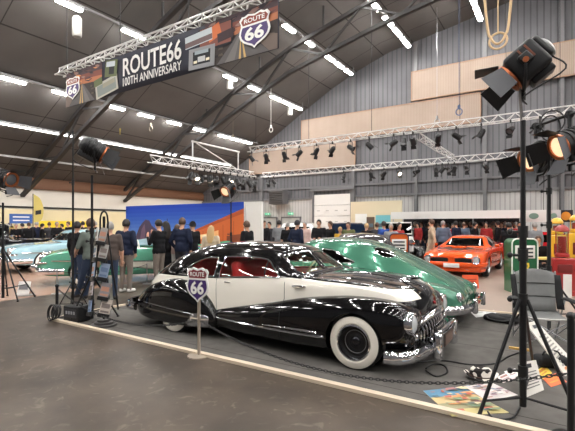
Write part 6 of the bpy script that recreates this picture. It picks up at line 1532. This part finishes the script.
# hanging signs above the far right
for px, rgb, lab in ((534, (226, 226, 222), 'white sign board with a pale oval hanging above the orange pickup'), (554, (200, 200, 198), 'white sign board hanging left of the dark round-emblem sign'), (566, (40, 38, 42), 'dark sign board with an orange round emblem at the right edge')):
    p = at(px, 222, 19.5); t = empty('hanging_sign', p, R(-15), lab, 'sign'); w = 1.0 if px == 534 else .55
    MB().box((0, 0, .28), (w, .05, .56)).build('board', mat('board_%d_%d_%d' % rgb, rgb, .5), t, False)
    MB().lathe([(0, 0), (.2 if px == 566 else .14, 0), (.2 if px == 566 else .14, .01), (0, .01)], 20, Matrix.Translation((0, -.025, .28)) @ Matrix.Rotation(R(90), 4, 'X') @ Matrix.Scale(1.5 if px == 534 else 1, 4, (1, 0, 0))).build('round_emblem', mat('emblem_orange', (230, 150, 52), .5) if px == 566 else mat('emblem_green', (120, 150, 136), .5), t)
    for sx in (-.4, .4): MB().rod((sx * w, 0, .5), (sx * w, 0, 2.4), .012).build('hanging_cord', black_metal, t)
    tb = MB(); 
# cross rail that carries those signs
m = MB(); a, b = at(500, 222, 19.5), at(620, 222, 19.5); zz = a.z + 2.4
m.rod((a.x, a.y, zz), (b.x, b.y, zz), .03, 8)
wires('suspension_wire', [Vector((a.x, a.y, zz)).lerp(Vector((b.x, b.y, zz)), f_) for f_ in (.05, .5, .95)], 'thin dark wire from the roof to the rail of sign boards')
tag(m.build('sign_rail', black_metal), 'dark rail carrying the sign boards at the far right', 'rail')
# ================================================================== FOLDING CHAIR AND THINGS ON THE CARPET
ch, a = place_heading((543 - 287.5) / FPX * 5.65, 5.65, -.22, -.97)
c_grey = mat('chair_grey_cloth', (116, 117, 116), .85, noise=.1, scale=20); c_blk = mat('chair_black_cloth', (26, 26, 28), .85); c_edge = mat('chair_pale_edge', (190, 188, 184), .6)
fc = empty('folding_chair', (ch.x, ch.y, .008), a + PI / 2, 'grey and black folding camping chair behind the nearest stand', 'chair')
# local: -y faces the sitter's front
rows_ = [[Vector((x * (.235 + .02 * k / 6), .20 + .14 * k / 6 + .06 * (1 - (x * 1) ** 2) * (1 if 0 < k < 6 else .5), .40 + .58 * k / 6 - (.05 * x * x * (k == 6)))) for x in (-1, -.66, -.33, 0, .33, .66, 1)] for k in range(7)]
def sheet(rows_, name, m_, th=.025):
    g = MB(); g.grid(rows_); o = g.build(name, m_, fc); so = o.modifiers.new('t', 'SOLIDIFY'); so.thickness = th; so.offset = 0; return o
bk = sheet(rows_, 'backrest', c_grey, .035)
for z in (.6, .78):
    f0 = (z - .4) / .58; MB().tube([(x * .24, .20 + .14 * f0 + .06 * (1 - x * x) - .02, z) for x in (-1, -.5, 0, .5, 1)], .006, 6).build('backrest_seam', c_blk, bk)
for sg in (-1, 1):
    sheet([[Vector((sg * (.245 + .075 * j / 2), .2 + .14 * k / 5 - .05 * j / 2, .44 + .46 * k / 5)) for j in range(3)] for k in range(6)], 'side_wing', c_blk)
sheet([[Vector((x * .25, -.24 + .46 * k / 5, .40 - .04 * math.sin(PI * k / 5) - .02 * (1 - x * x))) for x in (-1, -.5, 0, .5, 1)] for k in range(6)], 'seat', c_grey, .03)
MB().tube([(x * .26, -.25, .395 - .02 * (1 - x * x)) for x in (-1, -.5, 0, .5, 1)], .014, 8).build('seat_edge', c_edge, fc)
for sg in (-1, 1):
    g = MB(); rbox(g, (sg * .33, -.05, .60), (.09, .44, .03), .013); g.build('armrest', c_blk, fc, True, 60)
    MB().rod((sg * .33, -.25, .59), (sg * .30, -.26, .0), .012).build('leg', dull_metal, fc); MB().rod((sg * .33, .16, .59), (sg * .27, .34, .0), .012).build('leg', dull_metal, fc); MB().rod((sg * .27, .2, .36), (sg * .27, .345, .95), .012).build('back_tube', dull_metal, fc)
    MB().rod((sg * .30, -.25, .04), (sg * -.27, -.25, .38), .01).build('cross_tube', dull_metal, fc); MB().rod((sg * .30, -.26, .38), (sg * .27, .32, .04), .01).build('cross_tube', dull_metal, fc)
def floor_quad(name, corners, polys, lab, cat, base_rgb, z=.009, th=.003):
    """sheet lying on the carpet: corners given as ground points, prints as (rgb, [(a, b)...]) in unit coordinates"""
    c = [gr(*q) for q in corners]; ctr = sum(c, Vector()) / 4; t = empty(name, (ctr.x, ctr.y, z), 0, lab, cat)
    L = [v - ctr for v in c]
    if (L[1] - L[0]).cross(L[2] - L[0]).z < 0: pass
    g = MB(); g.prism([(v.x, v.y) for v in L], 0, th); g.build('sheet', mat('sheet_%d_%d_%d' % base_rgb, base_rgb, .6), t, False)
    def uv(a_, b_): return L[0].lerp(L[1], a_).lerp(L[3].lerp(L[2], a_), b_)
    if polys:
        g = MB(); ms = []
        for k, (rgb, pts) in enumerate(polys):
            g.mi = len(ms); ms.append(mat('floorprint_%d_%d_%d' % rgb, rgb, .6)); q = [uv(*p_) for p_ in pts]
            g.add([(v.x, v.y, th + .0006 * (k + 1)) for v in q], [tuple(range(len(q)))])
        g.build('print', ms, t, False, merge=False)
    return t
def R4(a0, b0, a1, b1, sk=0): return [(a0, b0), (a1, b0), (a1 + sk, b1), (a0 + sk, b1)]
rq = random.Random(8)
def blotches(pal, n, s0):
    out = []
    for k in range(n):
        x = rq.uniform(.03, .8); y = rq.uniform(.04, .88); w = rq.uniform(.06, s0); h = rq.uniform(.03, .1)
        out.append((rq.choice(pal), [(x, y), (min(x + w, .97), y + rq.uniform(-.02, .02)), (min(x + w * rq.uniform(.8, 1.1), .97), min(y + h, .97)), (x + w * .1, min(y + h * .8, .97))]))
    return out
floor_quad('floor_poster', [(423, 392), (462, 388), (509, 414), (452, 418)], [((86, 132, 160), R4(0, 0, 1, .3)), ((196, 172, 124), R4(0, .3, 1, .55)), ((150, 146, 112), R4(0, .55, 1, .78)), ((190, 176, 120), R4(0, .78, 1, 1))] + blotches([(184, 96, 76), (206, 150, 96), (120, 140, 110), (82, 110, 124), (216, 200, 160), (150, 110, 110)], 40, .3),
           'large colourful poster lying on the carpet at the bottom right', 'poster', (190, 176, 140), .009)
floor_quad('floor_poster', [(464, 388), (493, 385), (518, 397), (487, 403)], blotches([(150, 120, 130), (190, 150, 142), (120, 132, 148), (170, 130, 116), (232, 226, 222), (110, 100, 110)], 26, .35), 'smaller pale poster lying above the large colourful poster', 'poster', (206, 198, 196), .016)
for cs, rgb, lab in (([(497, 378), (508, 373), (516, 379), (503, 384)], (222, 206, 206), 'crumpled pale pink leaflet beside the black and white hat'), ([(504, 373), (515, 370), (521, 376), (511, 380)], (228, 226, 224), 'white leaflet just above the pale pink leaflet'),
                     ([(536, 372), (545, 366), (552, 374), (543, 380)], (226, 196, 76), 'yellow leaflet on the carpet right of the small leaning board'), ([(543, 380), (556, 374), (567, 383), (551, 388)], (226, 104, 60), 'orange leaflet on the carpet beside the yellow one')):
    floor_quad('leaflet', cs, [((150, 110, 104) if rgb[2] > 150 else (190, 120, 50), R4(.15, .15, .8, .4)), ((170, 150, 150) if rgb[2] > 150 else (200, 140, 60), R4(.15, .55, .7, .7))], lab, 'leaflet', rgb, .009 if rgb[0] != 228 else .014)
for cs, lab in (([(471, 313), (484, 311), (489, 316), (476, 318)], 'white paper sheet on the carpet left of the flat black bag'), ([(483, 312), (494, 311), (497, 315), (488, 317)], 'white paper sheet closest to the flat black bag')):
    floor_quad('paper_sheet', cs, [((190, 190, 190), R4(.15, .2, .8, .4))], lab, 'paper', (226, 226, 224), .009 if 'left' in lab else .014)
p = gr(502, 322)
t = empty('black_bag', (p.x, p.y, .008), R(-20), 'flat black bag lying on the carpet by the far pale batten', 'bag')
g = MB(); rbox(g, (0, 0, .05), (.52, .3, .10), .045); g.ell((.1, .0, .09), (.16, .11, .05)); g.build('bag_body', c_blk, t, True, 80)
MB().tube(smooth_poly([(-.2, -.12, .08), (-.1, -.2, .05), (.1, -.2, .05), (.2, -.12, .08)], 4, False), .012, 6).build('strap', black_plastic, t)
p = gr(546, 369)
t = empty('black_bag', (p.x + .05, p.y + .12, .008), R(25), 'low black bag on the carpet under the leaning info boards', 'bag')
g = MB(); rbox(g, (0, 0, .06), (.34, .22, .12), .045); g.build('bag_body', c_blk, t, True, 80)
MB().tube(smooth_poly([(-.1, 0, .11), (-.06, 0, .17), (.06, 0, .17), (.1, 0, .11)], 4, False), .01, 6).build('strap', black_plastic, t)
# hat with a black and white hide pattern
hm = bpy.data.materials.new('cow_hide'); hm.use_nodes = True; nt = hm.node_tree; b_ = nt.nodes['Principled BSDF']; b_.inputs['Roughness'].default_value = .9
tc = nt.nodes.new('ShaderNodeTexCoord'); nz = nt.nodes.new('ShaderNodeTexNoise'); nz.inputs['Scale'].default_value = 11; nz.inputs['Detail'].default_value = 1
gt = nt.nodes.new('ShaderNodeMath'); gt.operation = 'GREATER_THAN'; gt.inputs[1].default_value = .5; mx = nt.nodes.new('ShaderNodeMix'); mx.data_type = 'RGBA'; mx.inputs[6].default_value = lin((30, 24, 22)) + (1,); mx.inputs[7].default_value = lin((224, 218, 208)) + (1,)
nt.links.new(tc.outputs['Object'], nz.inputs['Vector']); nt.links.new(nz.outputs['Fac'], gt.inputs[0]); nt.links.new(gt.outputs[0], mx.inputs[0]); nt.links.new(mx.outputs[2], b_.inputs['Base Color'])
p = gr(481, 379)
t = empty('hide_hat', (p.x, p.y, .008), R(15), 'black and white hide-patterned hat lying on the carpet', 'hat')
rows_ = [[Vector((r * 1.25 * math.cos(a), r * math.sin(a), z + (.03 * math.cos(2 * a) if i == 4 else 0))) for a in [2 * PI * j / 28 for j in range(28)]] for i, (r, z) in enumerate(((.02, .095), (.06, .11), (.078, .095), (.09, .02), (.135, .035)))]
g = MB(); g.grid(rows_, True); g.f.append(tuple(range(28))); g.m.append(0); o = g.build('crown_and_brim', hm, t); so = o.modifiers.new('t', 'SOLIDIFY'); so.thickness = .006
g = MB(); g.tube([(1.25 * .089 * math.cos(a), .089 * math.sin(a), .032) for a in [2 * PI * j / 28 for j in range(28)]], .008, 6, True); g.build('hat_band', mat('hat_brown', (70, 48, 38), .7), t)
# leaning info boards
def leaning(name, B1, B2, T2, T1, lab, lines):
    ctr = (B1 + B2) / 2; ctr.z = .008; t = empty(name, ctr, 0, lab, 'info board')
    q = [v - ctr for v in (B1, B2, T2, T1)]; n_ = (q[1] - q[0]).cross(q[3] - q[0]).normalized()
    if n_.dot(-ctr) < 0: n_ = -n_
    th = .012
    g = MB(); vs = q + [v - n_ * th for v in q]; g.add(vs, [(0, 1, 2, 3), (7, 6, 5, 4), (0, 4, 5, 1), (1, 5, 6, 2), (2, 6, 7, 3), (3, 7, 4, 0)]); g.build('board', mat('board_paper_white', (226, 222, 214), .5), t, False)
    def uv(a_, b_): return q[0].lerp(q[1], a_).lerp(q[3].lerp(q[2], a_), b_) + n_ * .002
    for nm, rgb, rects in lines:
        g = MB()
        for a0, b0, a1, b1 in rects: g.add([uv(a0, b0), uv(a1, b0), uv(a1, b1), uv(a0, b1)], [(0, 1, 2, 3)])
        g.build(nm, mat('boardprint_%d_%d_%d' % rgb, rgb, .5), t, False, merge=False)
    return t
lift = Vector((0, 0, .01))
leaning('info_board', gr(525, 399) + lift, gr(544, 391) + lift, at(536, 360, 4.15), at(519, 363, 3.98), 'small white info board with text lines leaning beside the nearest stand', [('text_lines', (120, 118, 116), [(.15, .2 + .09 * i, .85, .235 + .09 * i) for i in range(6)]), ('dark_emblem', (40, 40, 44), [(.35, .8, .65, .93)])])
leaning('info_board', gr(566, 377) + lift, gr(575, 363) + lift, at(536, 321, 5.15), at(526, 323, 4.75), 'long white info sheet leaning before the folding chair', [('text_lines', (150, 146, 142), [(.2, .12 + .07 * i, .8, .15 + .07 * i) for i in range(9)]), ('dark_emblem', (70, 70, 74), [(.3, .86, .7, .93)]), ('orange_mark', (214, 140, 80), [(.2, .05, .5, .09)])])
a, b = gr(509, 349), gr(531, 352); g = MB(); g.bar((a.x, a.y, .022), (b.x, b.y, .022), .04, .025); tag(g.build('wooden_stick', mat('stick_wood', (206, 166, 92), .6), smooth=False), 'short yellowish wooden stick on the carpet before the folding chair', 'stick')
def floor_cable(pts, lab):
    g = MB(); g.tube([Vector((gr(*p_).x, gr(*p_).y, .018)) for p_ in smooth_poly(pts, 6, False)], .009, 6); tag(g.build('floor_cable', black_plastic), lab, 'cable')
floor_cable([(400, 366), (440, 362), (470, 366), (495, 365), (508, 358), (519, 354)], 'black cable across the carpet from the black car to the nearest stand')
floor_cable([(426, 372), (436, 378), (447, 374), (444, 367), (433, 366), (426, 370)], 'looped black cable on the carpet under the black car bumper')
floor_cable([(520, 409), (512, 420), (495, 421), (488, 414)], 'short black cable curling under the nearest stand')
# ================================================================== CAMERA, WORLD, COLOUR
cam = bpy.data.cameras.new('camera'); co = bpy.data.objects.new('camera', cam); col.objects.link(co)
co.location = (0, 0, EYE); co.rotation_euler = (R(90), 0, R(33)); cam.sensor_width = 36; cam.lens = FPX / 575 * 36; cam.shift_y = 9.5 / 575; cam.clip_end = 200
scene.camera = co
w = bpy.data.worlds.new('world'); scene.world = w; w.use_nodes = True
w.node_tree.nodes['Background'].inputs['Color'].default_value = (1, .99, .97, 1); w.node_tree.nodes['Background'].inputs['Strength'].default_value = .3
scene.view_settings.view_transform = 'Standard'; scene.view_settings.look = 'None'; scene.view_settings.gamma = 1; scene.view_settings.use_curve_mapping = False
scene.view_settings.exposure = 1.05
scene.cycles.use_denoising = True
scene.cycles.max_bounces = 6; scene.cycles.diffuse_bounces = 3; scene.cycles.glossy_bounces = 4; scene.cycles.transparent_max_bounces = 12
scene.cycles.sample_clamp_indirect = 6
